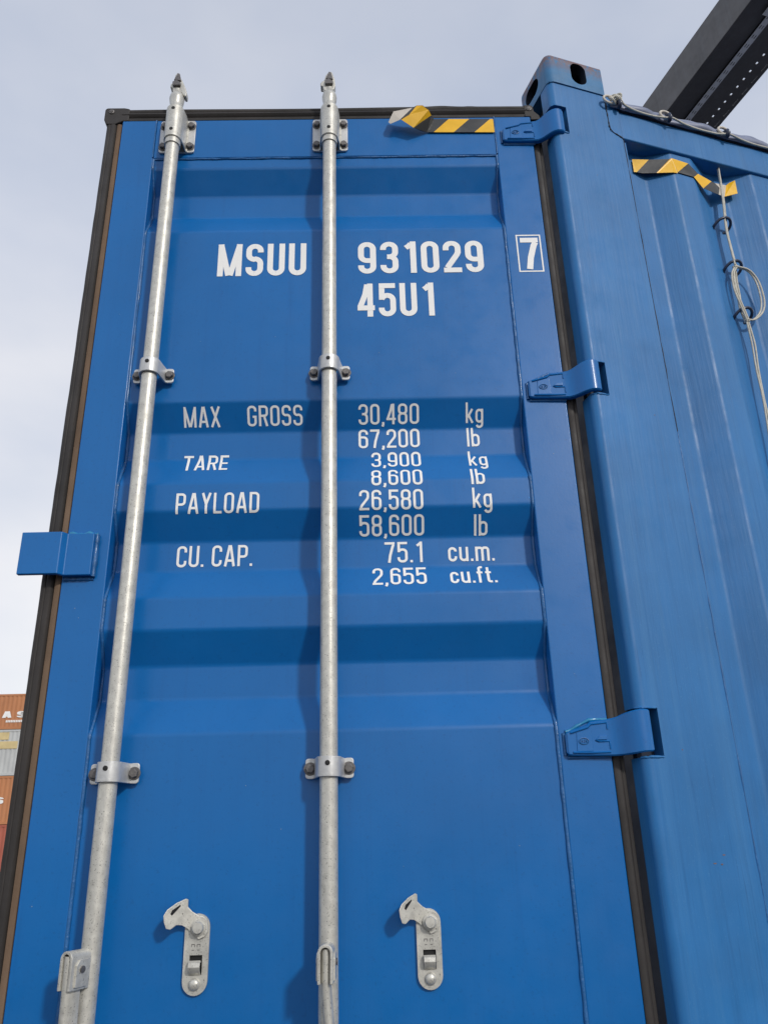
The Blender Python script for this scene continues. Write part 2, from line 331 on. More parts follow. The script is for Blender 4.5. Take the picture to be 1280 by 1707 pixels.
def rod(rx, lean, side):
    b = MB(); n = 26
    b.tube([Wd(rx+lean*(1-i/n), RY, -.78+(1.80+.78)*i/n) for i in range(n+1)], RR, 28)
    r = build('lock_rod', b, M['galv'], root, loc=Wd(rx, RY, 0), smooth=50)
    # top bearing
    b = MB(); b.prism(rrect(rx-.0475, rx+.0475, 1.717, 1.832, .008), Y-.005, Y+.0005, XZ)
    pl = build('bearing_bracket', b, M['galvplate'], root, loc=Wd(rx, Y, 1.775), bevel=.0012)
    b = MB(); b.band(saddle_path(rx, .030, .0235, .0205), -.0032, 1.7175, 1.826, XY)
    build('sleeve', b, M['galv'], pl, smooth=50, bevel=.001)
    b = MB(); b.tube([Wd(rx, RY, 1.700), Wd(rx, RY, 1.7165)], .0205, 24); b.tube([Wd(rx, RY, 1.7168), Wd(rx, RY, 1.7185)], .0222, 24)
    build('collar', b, M['galv'], pl, smooth=40)
    for z in (1.736, 1.809):
        for dx in (-.036, .036): put_bolt(pl, rx+dx, Y-.005, z)
    for z in (1.738, 1.812): plug(rx-.0005, z, RY-.0238, pl)
    # cam end above the leaf
    b = MB()
    b.lathe([(.0195, 1.8255), (.0205, 1.829), (.0170, 1.8365), (.0165, 1.846), (.0190, 1.858), (.0200, 1.868), (.0185, 1.878), (.0140, 1.886), (.0115, 1.892), (.0115, 1.9)], (rx, RY, H), 24)
    build('rod_neck', b, M['galv'], r, smooth=50)
    b = MB(); q = side
    head = [(-.016, 1.892), (-.012, 1.886), (.012, 1.890), (.0165, 1.906), (.0150, 1.930), (.0080, 1.957), (-.001, 1.960), (-.0105, 1.944), (-.0145, 1.926), (-.0200, 1.922), (-.0245, 1.914), (-.0240, 1.905), (-.017, 1.903)]
    if q < 0: head = [(-.0105, 1.888), (.012, 1.886), (.0215, 1.872), (.0265, 1.872), (.0275, 1.885), (.022, 1.905), (.0125, 1.930), (.008, 1.938), (.004, 1.952), (-.002, 1.962), (-.0085, 1.952), (-.011, 1.925), (-.0185, 1.918), (-.0195, 1.906), (-.012, 1.902)]
    b.prism([(rx+u, v) for u, v in head], RY-.009, RY+.012, XZ)
    c = build('cam_head', b, M['galv'], r, loc=Wd(rx, RY, 1.92), bevel=.0025, seg=3)
    b = MB(); b.prism([(rx-.011, 1.905), (rx+.0095, 1.905), (rx+.0105, 1.914), (rx-.002, 1.925), (rx-.0125, 1.918)], RY-.0165, RY-.009, XZ); b.prism([(rx-.010, 1.928), (rx+.010, 1.925), (rx+.005, 1.951), (rx-.001, 1.954)], RY-.0135, RY-.009, XZ)
    build('cam_tooth', b, M['bolt'], r, bevel=.0015)
    # clamps
    for z in (1.017, .127):
        b = MB(); b.band(saddle_path(rx, .033, .0255, .0192), -.0048, z-.0185, z+.0185, XY)
        for x0_, x1_ in ((rx-.0468, rx-.0275), (rx+.0275, rx+.0468)): b.prism(rrect(x0_, x1_, z-.019, z+.019, .006), Y-.0098, Y-.0040, XZ)
        cl = build('rod_clamp', b, M['galvplate'], root, loc=Wd(rx, Y, z), smooth=50, bevel=.0022)
        for dx in (-.0375, .0375): put_bolt(cl, rx+dx, Y-.0093, z-.0005)
        plug(rx-.001, z+.006, RY-.0242, cl)
    return r
rodM = rod(-.0874, 0.0, 1)
rodL = rod(-.5005, -.001, -1)

# handle hubs and hanging handles
def hub(rx, ang, r, bend, dep=.046):
    ca, sa = math.cos(ang), math.sin(ang)
    rad_ = Vector((sa, -ca, 0)); tan_ = Vector((ca, sa, 0)); c0 = Wd(rx, RY, 0)
    def F(u, v, t): return c0+tan_*u+rad_*t+Vector((0, 0, v))        # u sideways, v up, t out from the rod
    zt = -.164; zb = -.2235; hw = .0132
    pth = [(-hw, zb), (-hw, zt-hw)]+[(-hw*math.cos(rad(180*i/12)), zt-hw+hw*math.sin(rad(180*i/12))) for i in range(1, 12)]+[(hw, zt-hw), (hw, zb)]
    b = MB(); b.band(pth, -.0052, RR-.004, RR+dep, F)
    hb = build('handle_hub', b, M['galv'], root, loc=c0, smooth=50, bevel=.0012)
    for sgn in (-1, 1):
        b = MB(); b.prism([(zb+.004, RR+.004), (zb+.004, RR+dep-.010), (zt-.022, RR+dep-.010), (zt-.014, RR+dep-.017), (zt-.014, RR+.004)], sgn*(hw-.001), sgn*(hw+.0030), lambda u, v, t: F(t, u, v)); build('hub_cheek', b, M['galv'], hb, bevel=.001)
    b = MB()
    for k in range(2): pass
    b.tube([F(-hw-.0045, -.193, RR+.018), F(hw+.0052, -.193, RR+.018)], .0055, 14); build('hub_pin', b, M['bolt'], hb, smooth=40)
    # flat bar
    b = MB(); n = 22; rows = []
    for i in range(n+1):
        t = i/n; z = -.172-.52*t; s = bend*(max(0, t-.10)**1.3)*.34; oo = RR+.026-.006*math.sin(t*3); hw2 = .0062+.0012*math.sin(t*9); hd = .0155
        rows.append([F(s-hw2, z, oo-hd), F(s+hw2, z, oo-hd), F(s+hw2, z, oo+hd*.8), F(s+hw2*.3, z, oo+hd), F(s-hw2*.3, z, oo+hd), F(s-hw2, z, oo+hd*.8), F(s-hw2, z, oo-hd)])
    b.grid(rows); build('door_handle', b, M['galv'], root, loc=F(0, -.19, RR+.02), smooth=60)
hub(-.0874, rad(-2), rodM, .24)
hub(-.5005, rad(-25), rodL, -.03, .041)
# small chips and scuffs in the paint
def chip(fn, u, v, r, m, asp=1.):
    n = random.randint(5, 8); b = MB()
    b.add([fn(u+r*asp*random.uniform(.5, 1.1)*math.cos(6.283*k/n), v+r*random.uniform(.4, 1.1)*math.sin(6.283*k/n)) for k in range(n)], [tuple(range(n))])
    return build('paint_chip', b, m, root)
onD = lambda u, v: Wd(u, Y+O-.0004, v); onS = lambda u, v: Wd(u, Y-.0004, v); onP = lambda u, v: SF(u, .0004, v)
M['scuff'] = mat('scuffed_paint', (.22, .30, .40), .6, var=.2); M['rustchip'] = mat('rust_spot', (.20, .12, .09), .8, var=.2)
for u, v, r in ((-.25, .10, .0012), (.21, 1.02, .0012), (.03, 1.08, .0014), (-.18, .02, .0011), (.27, -.02, .0012), (.05, -.05, .001), (-.40, 1.12, .001), (.12, 1.40, .001), (-.22, 1.13, .0012)): chip(onD, u, v, r, M['scuff'])
for u, v, r in ((-.62, .46, .0016), (-.61, .44, .001), (.42, .80, .0013), (.41, .30, .0012), (-.60, 1.2, .001), (-.63, -.1, .0013)): chip(onS, u, v, r, M['scuff'])
for u, v, r, a in ((.150, -.060, .0014, 4), (.172, -.046, .0012, 4), (.165, -.062, .0016, 2), (.118, .145, .0014, 1), (.14, 1.62, .0016, 1), (.10, 1.75, .0014, 1), (.19, .9, .0012, 2)): chip(onP, u, v, r, M['rustchip'], a)
# teal paint fleck on the left rod
b = MB(); a0 = rad(196)
b.add([Wd(-.5005+1.02*RR*math.cos(a), RY+1.02*RR*math.sin(a), z) for a, z in ((rad(200), 1.4660), (rad(215), 1.4685), (rad(252), 1.4592), (rad(205), 1.4515))], [(0, 1, 2, 3)]); build('paint_fleck', b, M['teal'], root)

# ------------------------------------------------------------------ handle catches on the leaf
def catch(x, zt):
    yb = Y+O
    def T(pts): return [(x+u, zt+v) for u, v in pts]
    r = .0222; hole = (.0, .0, 0)
    # plate outline: stadium with a square window, built as a ring of pieces
    zc0, zc1 = -.1075, -.022
    out = [(r*math.cos(rad(a)), zc1+r*math.sin(rad(a))) for a in range(0, 181, 15)]+[(-r-.001+0*a, zc0) for a in (0,)]+[(r*math.cos(rad(a)), zc0+r*math.sin(rad(a))) for a in range(195, 361, 15)]
    wx0, wx1, wz0, wz1 = -.0115, .0115, -.0975, -.0665
    b = MB()
    top = [q for q in out if q[1] >= zc1-1e-6]; bot = [q for q in out if q[1] < zc0+1e-3]
    b.prism(T([(r, wz1)]+top+[(-r, wz1)]), yb-.0065, yb-.0005, XZ)
    b.prism(T([(-r, wz0)]+[(-r, zc0)]+[q for q in bot if q[1] < zc0-1e-3]+[(r, zc0), (r, wz0)]), yb-.0065, yb-.0005, XZ)
    b.prism(T([(-r, wz0), (wx0, wz0), (wx0, wz1), (-r, wz1)]), yb-.0065, yb-.0005, XZ); b.prism(T([(wx1, wz0), (r, wz0), (r, wz1), (wx1, wz1)]), yb-.0065, yb-.0005, XZ)
    pl = build('handle_catch', b, M['galv'], root, loc=Wd(x, yb, zt), smooth=30)
    b = MB(); b.prism(T([(wx0+.0004, wz0), (wx1-.0004, wz0), (wx1-.0004, wz1), (wx0+.0004, wz1)]), yb-.0012, yb-.0002, XZ); build('catch_recess_shade', b, M['black'], pl)  # black sheet paints the shade in the window
    # curled tongue
    b = MB(); pth = [(yb-.004, zt+wz0-.002), (yb-.010, zt+wz0+.001), (yb-.0165, zt+wz0+.006), (yb-.0195, zt+wz0+.013), (yb-.018, zt+wz0+.020), (yb-.013, zt+wz0+.0235), (yb-.006, zt+wz0+.0215)]
    b.band(pth, -.003, x-.0112, x+.0098, lambda u, v, t: Wd(t, u, v)); build('catch_tongue', b, M['galv'], pl, smooth=60, bevel=.0008)
    # dome rivet and pivot bolt
    b = MB(); b.lathe([(.0102, 0), (.0100, .003), (.008, .0058), (.0045, .0075), (.001, .008)], Wd(x, yb-.0065, zt-.112), 20, 'y'); build('dome_rivet', b, M['galv'], pl, smooth=60)
    b = MB(); b.lathe([(.0135, 0), (.0135, .003), (.0102, .0035), (.0102, .010), (.0088, .0118), (.004, .012)], Wd(x+.003, yb-.0108, zt-.022), 22, 'y'); build('pivot_bolt', b, M['galv'], pl, smooth=40)
    # swinging hook plate with an upturned hooked end
    hk = [(.0195, -.020), (.0175, -.010), (.010, -.004), (.002, -.0025), (-.010, .004), (-.0185, .012), (-.0185, .024), (-.0225, .0260), (-.036, .0200), (-.0485, .0105), (-.0535, .001), (-.052, -.010), (-.0485, -.0205), (-.0425, -.0225), (-.034, -.016), (-.026, -.0175), (-.016, -.024), (-.008, -.033), (.004, -.0415), (.0145, -.0375), (.020, -.029)]
    def yo(u): return yb-.0070-max(0, (-u-.020))*1.1
    n = len(hk); b = MB(); V = []
    for th in (0, .004): V += [Wd(x+u, yo(u)-th, zt+v) for u, v in hk]
    b.add(V, [tuple(range(n)), tuple(range(n, 2*n))[::-1]]+[(i, (i+1) % n, n+(i+1) % n, n+i) for i in range(n)])
    # hollow of the hook end: its shade is a flat black patch laid on top
    h = build('catch_hook', b, M['galv'], pl, bevel=.0011)
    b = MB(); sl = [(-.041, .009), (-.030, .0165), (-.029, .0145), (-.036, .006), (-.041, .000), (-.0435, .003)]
    V = [Wd(x+u, yo(u)-.0045, zt+v) for u, v in sl]; b.add(V, [tuple(range(len(sl)))]); build('hook_slot_shade', b, M['black'], pl)
    b = MB()
    for i, (u, v) in enumerate(((-.006, -.050), (.004, -.050))):
        b.box(x+u-.003, x+u+.003, yb-.0069, yb-.0064, zt+v+H, zt+v+H+.0012); b.box(x+u-.0032, x+u-.0022, yb-.0069, yb-.0064, zt+v+H-.0035, zt+v+H)
        b.box(x+u+.0022, x+u+.0032, yb-.0069, yb-.0064, zt+v+H-.0035, zt+v+H); b.box(x+u-.002, x+u+.002, yb-.0069, yb-.0064, zt+v+H-.009, zt+v+H-.0078)
    build('stamped_mark', b, M['bolt'], pl)
catch(-.3262, -.1195)
catch(.0915, -.1215)

# ------------------------------------------------------------------ anti-rack plate on the free edge
b = MB()
b.band([(-.7395, 1.5935), (-.6555, 1.5935), (-.6465, 1.6065), (-.5905, 1.6065)], .012, .5275, .6215, XY)
ar = build('overlap_plate', b, M['blue'], root, loc=Wd(-.65, Y, .57), bevel=.0022)
b = MB(); zz = [.527+.0945*i/14 for i in range(15)]
b.tube([Wd(-.5885, Y-.006, z) for z in zz], [.0062+random.uniform(-.0012, .0012) for _ in zz], 8); build('weld_bead', b, M['weld'], ar, smooth=60)
b = MB(); b.tube([Wd(-.65+.062*i/12, Y-.0005, .6255+.002*math.sin(i)) for i in range(13)], [.0042+.0015*math.sin(i*1.7) for i in range(13)], 8); build('weld_bead', b, M['teal'], ar, smooth=60)
b = MB(); b.tube([Wd(-.65+.062*i/12, Y-.0005, .5235) for i in range(13)], [.004+.001*math.sin(i*2.1) for i in range(13)], 8); build('weld_bead', b, M['weld'], ar, smooth=60)

# ------------------------------------------------------------------ hinges
def hinge(zb, teal=False, x0=.3765):
    """zb: lower edge on the leaf; blade tapers towards the leaf, knuckle turns out into the post"""
    yf = Y-.0130
    st = [  # x, y(front), thickness, z low, z high
        (x0, yf+.004, .0155, .006, .044), (x0+.004, yf, .013, .003, .047), (x0+.012, yf, .013, .0015, .050), (x0+.045, yf-.0002, .013, .0008, .0600), (x0+.052, yf-.0006, .013, .0005, .0665), (x0+.080, yf-.0012, .013, 0, .0690), (x0+.094, yf-.0022, .013, -.0005, .0710), (x0+.102, yf-.0055, .013, -.0003, .0730), (x0+.110, yf-.0115, .013, 0, .0765), (x0+.117, yf-.0180, .013, .0005, .0790), (x0+.125, yf-.0245, .013, .001, .0810), (x0+.133, yf-.0290, .013, .002, .0825), (x0+.142, yf-.0315, .013, .003, .0835), (x0+.151, yf-.0310, .014, .0035, .0840), (x0+.159, yf-.0275, .018, .004, .0840), (x0+.165, yf-.0200, .022, .005, .0840)]
    rows = []
    for i, (x, y, th, z0, z1) in enumerate(st):
        q0 = st[max(0, i-1)]; q1 = st[min(len(st)-1, i+1)]
        d = Vector((q1[0]-q0[0], q1[1]-q0[1])).normalized(); nx, ny = -d.y, d.x
        z0 += zb; z1 += zb; e = .0025
        rows.append([Wd(x, y, z0+e), Wd(x, y, z1-e), Wd(x+nx*e, y+ny*e, z1), Wd(x+nx*th, y+ny*th, z1), Wd(x+nx*th, y+ny*th, z0), Wd(x+nx*e, y+ny*e, z0), Wd(x, y, z0+e)])
    b = MB(); b.grid(rows); b.add(rows[0][:6], [(0, 1, 2, 3, 4, 5)]); b.add(rows[-1][:6], [(5, 4, 3, 2, 1, 0)])
    hg = build('door_hinge', b, M['blue'], root, loc=Wd(x0+.08, Y, zb+.03), smooth=42)
    # raised rim of the blade
    def ridge(pts, r=.0017):
        m = MB(); m.tube([Wd(x0+u, yf-.0005, zb+v) for u, v in pts], r, 6); return m
    m = MB()
    for pts in ([(.010, .0445), (.045, .0545), (.052, .0605), (.083, .0630), (.0835, .050)], [(.058, .0305), (.064, .0275), (.085, .0275), (.0855, .0125)], [(.012, .0075), (.05, .0065), (.085, .0065)]):
        m.tube([Wd(x0+u, yf-.0008, zb+v) for u, v in pts], .0023, 6)
    build('hinge_rib', m, M['blue'], hg, smooth=60)
    m = MB(); m.prism([(x0+.058, zb+.0300), (x0+.066, zb+.0375), (x0+.080, zb+.0380), (x0+.080, zb+.0300)], yf-.0040, yf+.001, XZ); m.prism([(x0+.020, zb+.009), (x0+.022, zb+.0445), (x0+.051, zb+.053), (x0+.052, zb+.009)], yf-.0016, yf+.001, XZ)
    build('hinge_boss', m, M['blue'], hg, bevel=.001)
    m = MB(); cx, cz = x0+.0345, zb+.0285
    m.tube([Wd(cx+.0095*math.cos(rad(a)), yf-.0022, cz+.0060*math.sin(rad(a))) for a in range(0, 361, 20)], .0011, 5, cap=False)
    for u0, v0, u1, v1 in ((-.004, -.002, -.004, .002), (-.0015, -.002, -.0015, .002), (-.004, 0, -.0015, 0), (.0012, -.002, .0012, .002), (.0012, .002, .004, .0005), (.004, .0005, .0042, -.002), (.0012, 0, .004, 0)):
        m.tube([Wd(cx+u0*1.35, yf-.0022, cz+v0*1.35), Wd(cx+u1*1.35, yf-.0022, cz+v1*1.35)], .0009, 5)
    build('hinge_emblem', m, M['weld'], hg)
    m = MB(); w2 = [x0+.003+.085*i/14 for i in range(15)]
    m.tube([Wd(x, Y-.0015, zb+.0475+.023*min(1, max(0, (x-x0-.005)/.047))+random.uniform(-.0006, .0006)) for x in w2], [.0035+random.uniform(-.001, .001) for _ in w2], 7)
    o = build('weld_bead', m, M['teal'] if teal else M['weld'], hg, smooth=60)
    m = MB(); m.tube([Wd(x0-.001, Y-.001, zb+.003+.043*i/6) for i in range(7)], .0035, 7); m.tube([Wd(x, Y-.001, zb-.001) for x in w2], .0032, 7)
    build('weld_bead', m, M['weld'], hg, smooth=60)
hinge(1.7370, x0=.3805); hinge(.9385); hinge(.1370, True, x0=.3750); hinge(-.60)

# ------------------------------------------------------------------ corner post with hinge pockets
arc = [(.030+.019*(1-math.cos(rad(a))), -.019*(1-math.sin(rad(a)))) for a in range(0, 91, 10)]
full = [(.120, -.1), (.075, -.1), (.075, -.045), (.030, -.045)]+arc+[(.245, 0), (.245, -.06), (.120, -.06)]
slot = [(.120, -.1), (.075, -.1), (.0745, -.045), (.0745, 0), (.245, 0), (.245, -.06), (.120, -.06)]
ZT = 1.930
cuts = [(-.62, -.51), (.131, .2245), (.9365, 1.0245), (1.7500, 1.8450)]
b = MB(); z = -.75; PS = lambda u, v, t: SF(u, v, t)
def prof_prism(b, poly, a, c):
    n = len(poly); nseg = max(1, int((c-a)/.08)); P = []; F = []
    for k in range(nseg+1):
        t = a+(c-a)*k/nseg; P += [SF(u, v, t) for u, v in poly]
    for k in range(nseg):
        for i in range(n): F.append((k*n+i, k*n+(i+1) % n, (k+1)*n+(i+1) % n, (k+1)*n+i))
    F += [tuple(range(n))[::-1], tuple(nseg*n+i for i in range(n))]
    b.add(P, F)
for a, c in cuts: prof_prism(b, full, z, a); prof_prism(b, slot, a, c); z = c
prof_prism(b, full, z, ZT)
post = build('corner_post', b, M['oldblue'], root, smooth=30); md = post.modifiers.new('wn', 'WEIGHTED_NORMAL'); md.keep_sharp = True; md.weight = 100
b = MB(); b.prism([(.062, -.047), (.0745, -.047), (.0745, -.101), (.120, -.101), (.120, -.40), (.060, -.40)], -.7, 1.93, PS); build('door_jamb', b, M['inside_shade'], root)  # near-black colour stands in for the shade of the gap beside the gasket
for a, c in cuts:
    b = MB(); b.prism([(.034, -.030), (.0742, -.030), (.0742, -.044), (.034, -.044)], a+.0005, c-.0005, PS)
    build('hinge_pocket', b, M['inside_shade'], post)  # dark slab paints the shade inside the pocket
# rough torch-cut lips round each pocket
for a, c in cuts[1:]:
    for zz_, r0 in ((a, .0034), (c, .0026)):
        pts = [SF(u, v-.0005, zz_+random.uniform(-.0008, .0008)) for u, v in [q for q in arc[2:]]+[(.062, 0), (.068, 0), (.073, 0)]]
        b = MB(); b.tube(pts, [r0*random.uniform(.5, 1.1) for _ in pts], 6)
        build('pocket_lip', b, M['oldblue'], post, smooth=60)

# corner fitting: rounded casting with an oval hole in side and end
def ovalface(w, h, rw, rh, cx, cz, hw, hh, n=32):
    """outer rounded rect and inner stadium with matching point counts"""
    outer, inner = [], []
    for i in range(n):
        a = 2*math.pi*(i+.5)/n; c, s = math.cos(a), math.sin(a)
        k = max(abs(c)/(w/2), abs(s)/(h/2)); outer.append((c/k, s/k))
        r = min(hw, hh); L_ = max(hw, hh)-r
        if hh > hw: x, y = r*c, r*s+(L_ if s > 0 else -L_)
        else: x, y = r*c+(L_ if c > 0 else -L_), r*s
        inner.append((cx+x, cz+y))
    return outer, inner
def fitting(name, s0, s1, e0, e1, z0, z1, so=.0035):
    b = MB(); W_ = s1-s0; Hh = z1-z0; sc_, zc = (s0+s1)/2, (z0+z1)/2
    o, i = ovalface(W_, Hh, 0, 0, .012, .004, .024, .041)
    n = len(o)
    V = [SF(sc_+u, so, zc+v) for u, v in o]+[SF(sc_+u, so, zc+v) for u, v in i]+[SF(sc_+u, so-.028, zc+v) for u, v in i]
    b.add(V, [(k, (k+1) % n, n+(k+1) % n, n+k) for k in range(n)]+[(n+k, n+(k+1) % n, 2*n+(k+1) % n, 2*n+k) for k in range(n)])
    V2 = [SF(sc_+u, so, zc+v) for u, v in o]; 
    D_ = e1-e0; ec = (e0+e1)/2
    o2, i2 = ovalface(D_, Hh, 0, 0, 0, 0, .040, .026)
    n2 = len(o2)
    V = [SF(s0, so-(D_/2)-u, zc+v) for u, v in o2]+[SF(s0, so-(D_/2)-u, zc+v) for u, v in i2]+[SF(s0+.028, so-(D_/2)-u, zc+v) for u, v in i2]
    b.add(V, [(k, (k+1) % n2, n2+(k+1) % n2, n2+k) for k in range(n2)]+[(n2+k, n2+(k+1) % n2, 2*n2+(k+1) % n2, 2*n2+k) for k in range(n2)])
    c = lambda s, e, z: SF(s, so-e, z)
    b.add([c(s0, 0, z1), c(s1, 0, z1), c(s1, D_, z1), c(s0, D_, z1)], [(0, 1, 2, 3)])
    b.add([c(s0, 0, z0), c(s1, 0, z0), c(s1, D_, z0), c(s0, D_, z0)], [(0, 1, 2, 3)])
    b.add([c(s1, 0, z0), c(s1, D_, z0), c(s1, D_, z1), c(s1, 0, z1)], [(0, 1, 2, 3)])
    b.add([c(s0, D_, z0), c(s1, D_, z0), c(s1, D_, z1), c(s0, D_, z1)], [(0, 1, 2, 3)])
    return b
def fit_obj(b, round_r=.02):
    import bmesh
    ob = build('corner_fitting', b, M['fitting'], root, loc=SF(.03, 0, ZB))
    bm = bmesh.new(); bm.from_mesh(ob.data); bmesh.ops.remove_doubles(bm, verts=bm.verts, dist=.0004)
    bm.to_mesh(ob.data); bm.free()
    return ob
def fit_box(s0, s1, e1, z0, z1, so=.0035):
    """bevelled casting made by boolean-free construction: rounded solid, holes as recessed wells"""
    return None
def casting(s0, s1, D_, z0, z1, so=.0035, R=.021):
    import bmesh
    # rounded block
    bm = bmesh.new(); bmesh.ops.create_cube(bm, size=1)
    W_ = s1-s0; Hh = z1-z0
    for v in bm.verts: v.co = Vector(((v.co.x+.5)*W_, (v.co.y+.5)*D_, (v.co.z+.5)*Hh))
    E_ = [e for e in bm.edges if not (abs(e.verts[0].co.z) < 1e-6 and abs(e.verts[1].co.z) < 1e-6) and not (abs(e.verts[0].co.x-W_) < 1e-6 and abs(e.verts[1].co.x-W_) < 1e-6)]
    bmesh.ops.bevel(bm, geom=E_, offset=R, segments=5, profile=.5, affect='EDGES')
    me = bpy.data.meshes.new('corner_fitting'); bm.to_mesh(me); bm.free()
    return me
def stadium_cutter(hw, hh, depth, n=28):
    b = MB(); pts = []
    for i in range(n):
        a = 2*math.pi*i/n; c, s = math.cos(a), math.sin(a); r = min(hw, hh); L_ = max(hw, hh)-r
        pts.append((r*c, r*s+(L_ if s > 0 else -L_)) if hh > hw else (r*c+(L_ if c > 0 else -L_), r*s))
    return pts
def make_fitting(s0, z0, z1, wx=.012):
    me = casting(s0, s0+.178, .162, z0, z1)
    ob = bpy.data.objects.new('corner_fitting', me); COL.objects.link(ob); ob.parent = root
    me.materials.append(M['fitting']); me.materials.append(M['inside_shade'])
    base = SF(s0, .0035, z0)
    ob.location = base-LOC[root]; ob.rotation_euler = (0, 0, TH); LOC[ob] = base
    # cutters live only long enough to carve the two oval openings and the hollow
    dg = None; cut = []
    def cutter(V, F):
        m = bpy.data.meshes.new('c'); m.from_pydata(V, [], F); c = bpy.data.objects.new('c', m); COL.objects.link(c); c.location = base; c.rotation_euler = (0, 0, TH); m.materials.append(M['inside_shade'])
        import bmesh
        bm = bmesh.new(); bm.from_mesh(m); bmesh.ops.recalc_face_normals(bm, faces=bm.faces); bm.to_mesh(m); bm.free(); cut.append(c)
        md = ob.modifiers.new('b', 'BOOLEAN'); md.operation = 'DIFFERENCE'; md.object = c; md.solver = 'EXACT'
    pts = stadium_cutter(.0245, .0405, 0); n = len(pts); cx, cz = .089+wx, (z1-z0)/2-.001
    cutter([(cx+u, -.02, cz+v) for u, v in pts]+[(cx+u, .05, cz+v) for u, v in pts], [tuple(range(n)), tuple(range(n, 2*n))]+[(i, (i+1) % n, n+(i+1) % n, n+i) for i in range(n)])
    pts = stadium_cutter(.038, .027, 0)
    cutter([(-.02, .088+u, cz+v-.004) for u, v in pts]+[(.05, .088+u, cz+v-.004) for u, v in pts], [tuple(range(n)), tuple(range(n, 2*n))]+[(i, (i+1) % n, n+(i+1) % n, n+i) for i in range(n)])
    bb = MB(); bb.box(.028, .150, .028, .135, .014, (z1-z0)-.024); cutter(bb.v, bb.f)
    bpy.context.view_layer.update()
    ev = ob.evaluated_get(bpy.context.evaluated_depsgraph_get()); nm = bpy.data.meshes.new_from_object(ev)
    ob.modifiers.clear(); ob.data = nm
    for c in cut: bpy.data.objects.remove(c)
    nm.polygons.foreach_set('use_smooth', [True]*len(nm.polygons)); nm.set_sharp_from_angle(angle=rad(35))
    return ob
ft = make_fitting(.029, 1.931, 2.047)
b = MB(); wl = [.034+(.205-.034)*i/30 for i in range(31)]
b.tube([SF(s, -.0005, 1.931+random.uniform(-.001, .001)) for s in wl], [.0028+random.uniform(-.0012, .0012) for _ in wl], 6); build('weld_bead', b, M['fitting'], ft, smooth=60)

# ------------------------------------------------------------------ side: rail, corrugated wall, tarpaulin rail
LEN = 12.19
def RailP(s0, s1, prof_):
    b = MB(); b.prism(prof_, s0, s1, lambda u, v, t: SF(t, u, v)); return b
b = RailP(.2455, LEN-.17, [(-.001, 1.785), (-.001, 1.886), (-.061, 1.886), (-.061, 1.785)])
rail = build('top_side_rail', b, M['oldblue'], root, bevel=.005)
b = MB(); b.prism([(.2062, 1.7985), (.2475, 1.783), (.2475, 1.886), (.2062, 1.886)], -.030, .0012, lambda u, v, t: SF(u, t, v)); build('rail_gusset', b, M['oldblue'], root, bevel=.002)
# weld between post, gusset and rail
b = MB(); wp = [(.2062, 1.93), (.2065, 1.86), (.2070, 1.815), (.2085, 1.803), (.2150, 1.797), (.232, 1.789), (.2440, 1.783), (.2468, 1.776)]
dp = densify(wp, .006); b.tube([SF(u+random.uniform(-.0006, .0006), .0006, v+random.uniform(-.0006, .0006)) for u, v in dp], [.0022+random.uniform(-.001, .001) for _ in dp], 6)
build('weld_bead', b, M['inside_shade'], rail, smooth=60)
pitch = .278; c0 = .405; CR, TR = -.009, -.045
cor = [(.2475, TR)]
k = 0
while c0+k*pitch < LEN-.3:
    a = c0+k*pitch; cor += [(a-.070, TR), (a, CR), (a+.070, CR), (a+.140, TR)]; k += 1
cor.append((LEN-.2, TR)); cor = soften(cor, .006)
b = MB(); zr = [-.72+(1.785+.72)*i/2 for i in range(3)]
b.grid([[SF(s, o, z) for s, o in cor] for z in zr]); wall = build('side_wall', b, M['oldblue'], root, smooth=60); md = wall.modifiers.new('wn', 'WEIGHTED_NORMAL'); md.keep_sharp = True; md.weight = 100
# seam between post and wall
b = MB(); sz = [-.72+(1.782+.72)*i/90 for i in range(91)]
hi_ = [z for z in sz if z > .85]; lo_ = [z for z in sz if z <= .87]
b.tube([SF(.2462+random.uniform(-.0004, .0004), -.0005, z) for z in hi_], [.0012+random.uniform(-.0009, .0006) for _ in hi_], 5); build('seam_gap', b, M['inside_shade'], wall)
b = MB(); b.tube([SF(.2462+random.uniform(-.0006, .0006), -.0005, z) for z in lo_], [.0017+random.uniform(-.0008, .0009) for _ in lo_], 6); build('weld_bead', b, M['weld'], wall, smooth=60)
b = MB(); b.box(.2466, .262, -.060, -.0105, -.72, 1.783, SF); 
fl = build('wall_edge_strip', b, M['oldblue'], wall, bevel=.002)
# the rest of the box
b = MB(); b.box(.030, LEN+.03, -2.438, -2.39, -.75, 1.93, SF); build('far_side_wall', b, M['oldblue'], root)
b = MB(); b.box(LEN-.02, LEN+.03, -2.388, -.062, -.75, 1.93, SF); build('front_wall', b, M['oldblue'], root)
b = MB(); b.box(.20, LEN-.03, -2.388, -.102, -.74, -.70, SF); build('floor', b, M['wood'], root)
b = MB(); b.box(.246, LEN-.17, -.061, -.001, ZB+.01, -.722, SF); build('bottom_side_rail', b, M['oldblue'], root, bevel=.003)
b = MB(); b.box(.031, .10, -2.27, -.165, 1.80, 1.93, SF); build('door_header_beam', b, M['oldblue'], root, bevel=.003)
b = MB(); b.box(.031, .12, -2.27, -.165, ZB+.005, -.70, SF); build('door_sill_beam', b, M['oldblue'], root, bevel=.003)
b = MB(); b.prism([(q[1]*1., q[0]) for q in [(z, .040+o) for z, o in prof]], -2.33, -1.24, lambda u, v, t: SF(u, t, v)) if False else b.box(.045, .085, -2.36, -1.235, -.70, 1.79, SF); build('closed_door_leaf', b, M['blue'], root, bevel=.003)
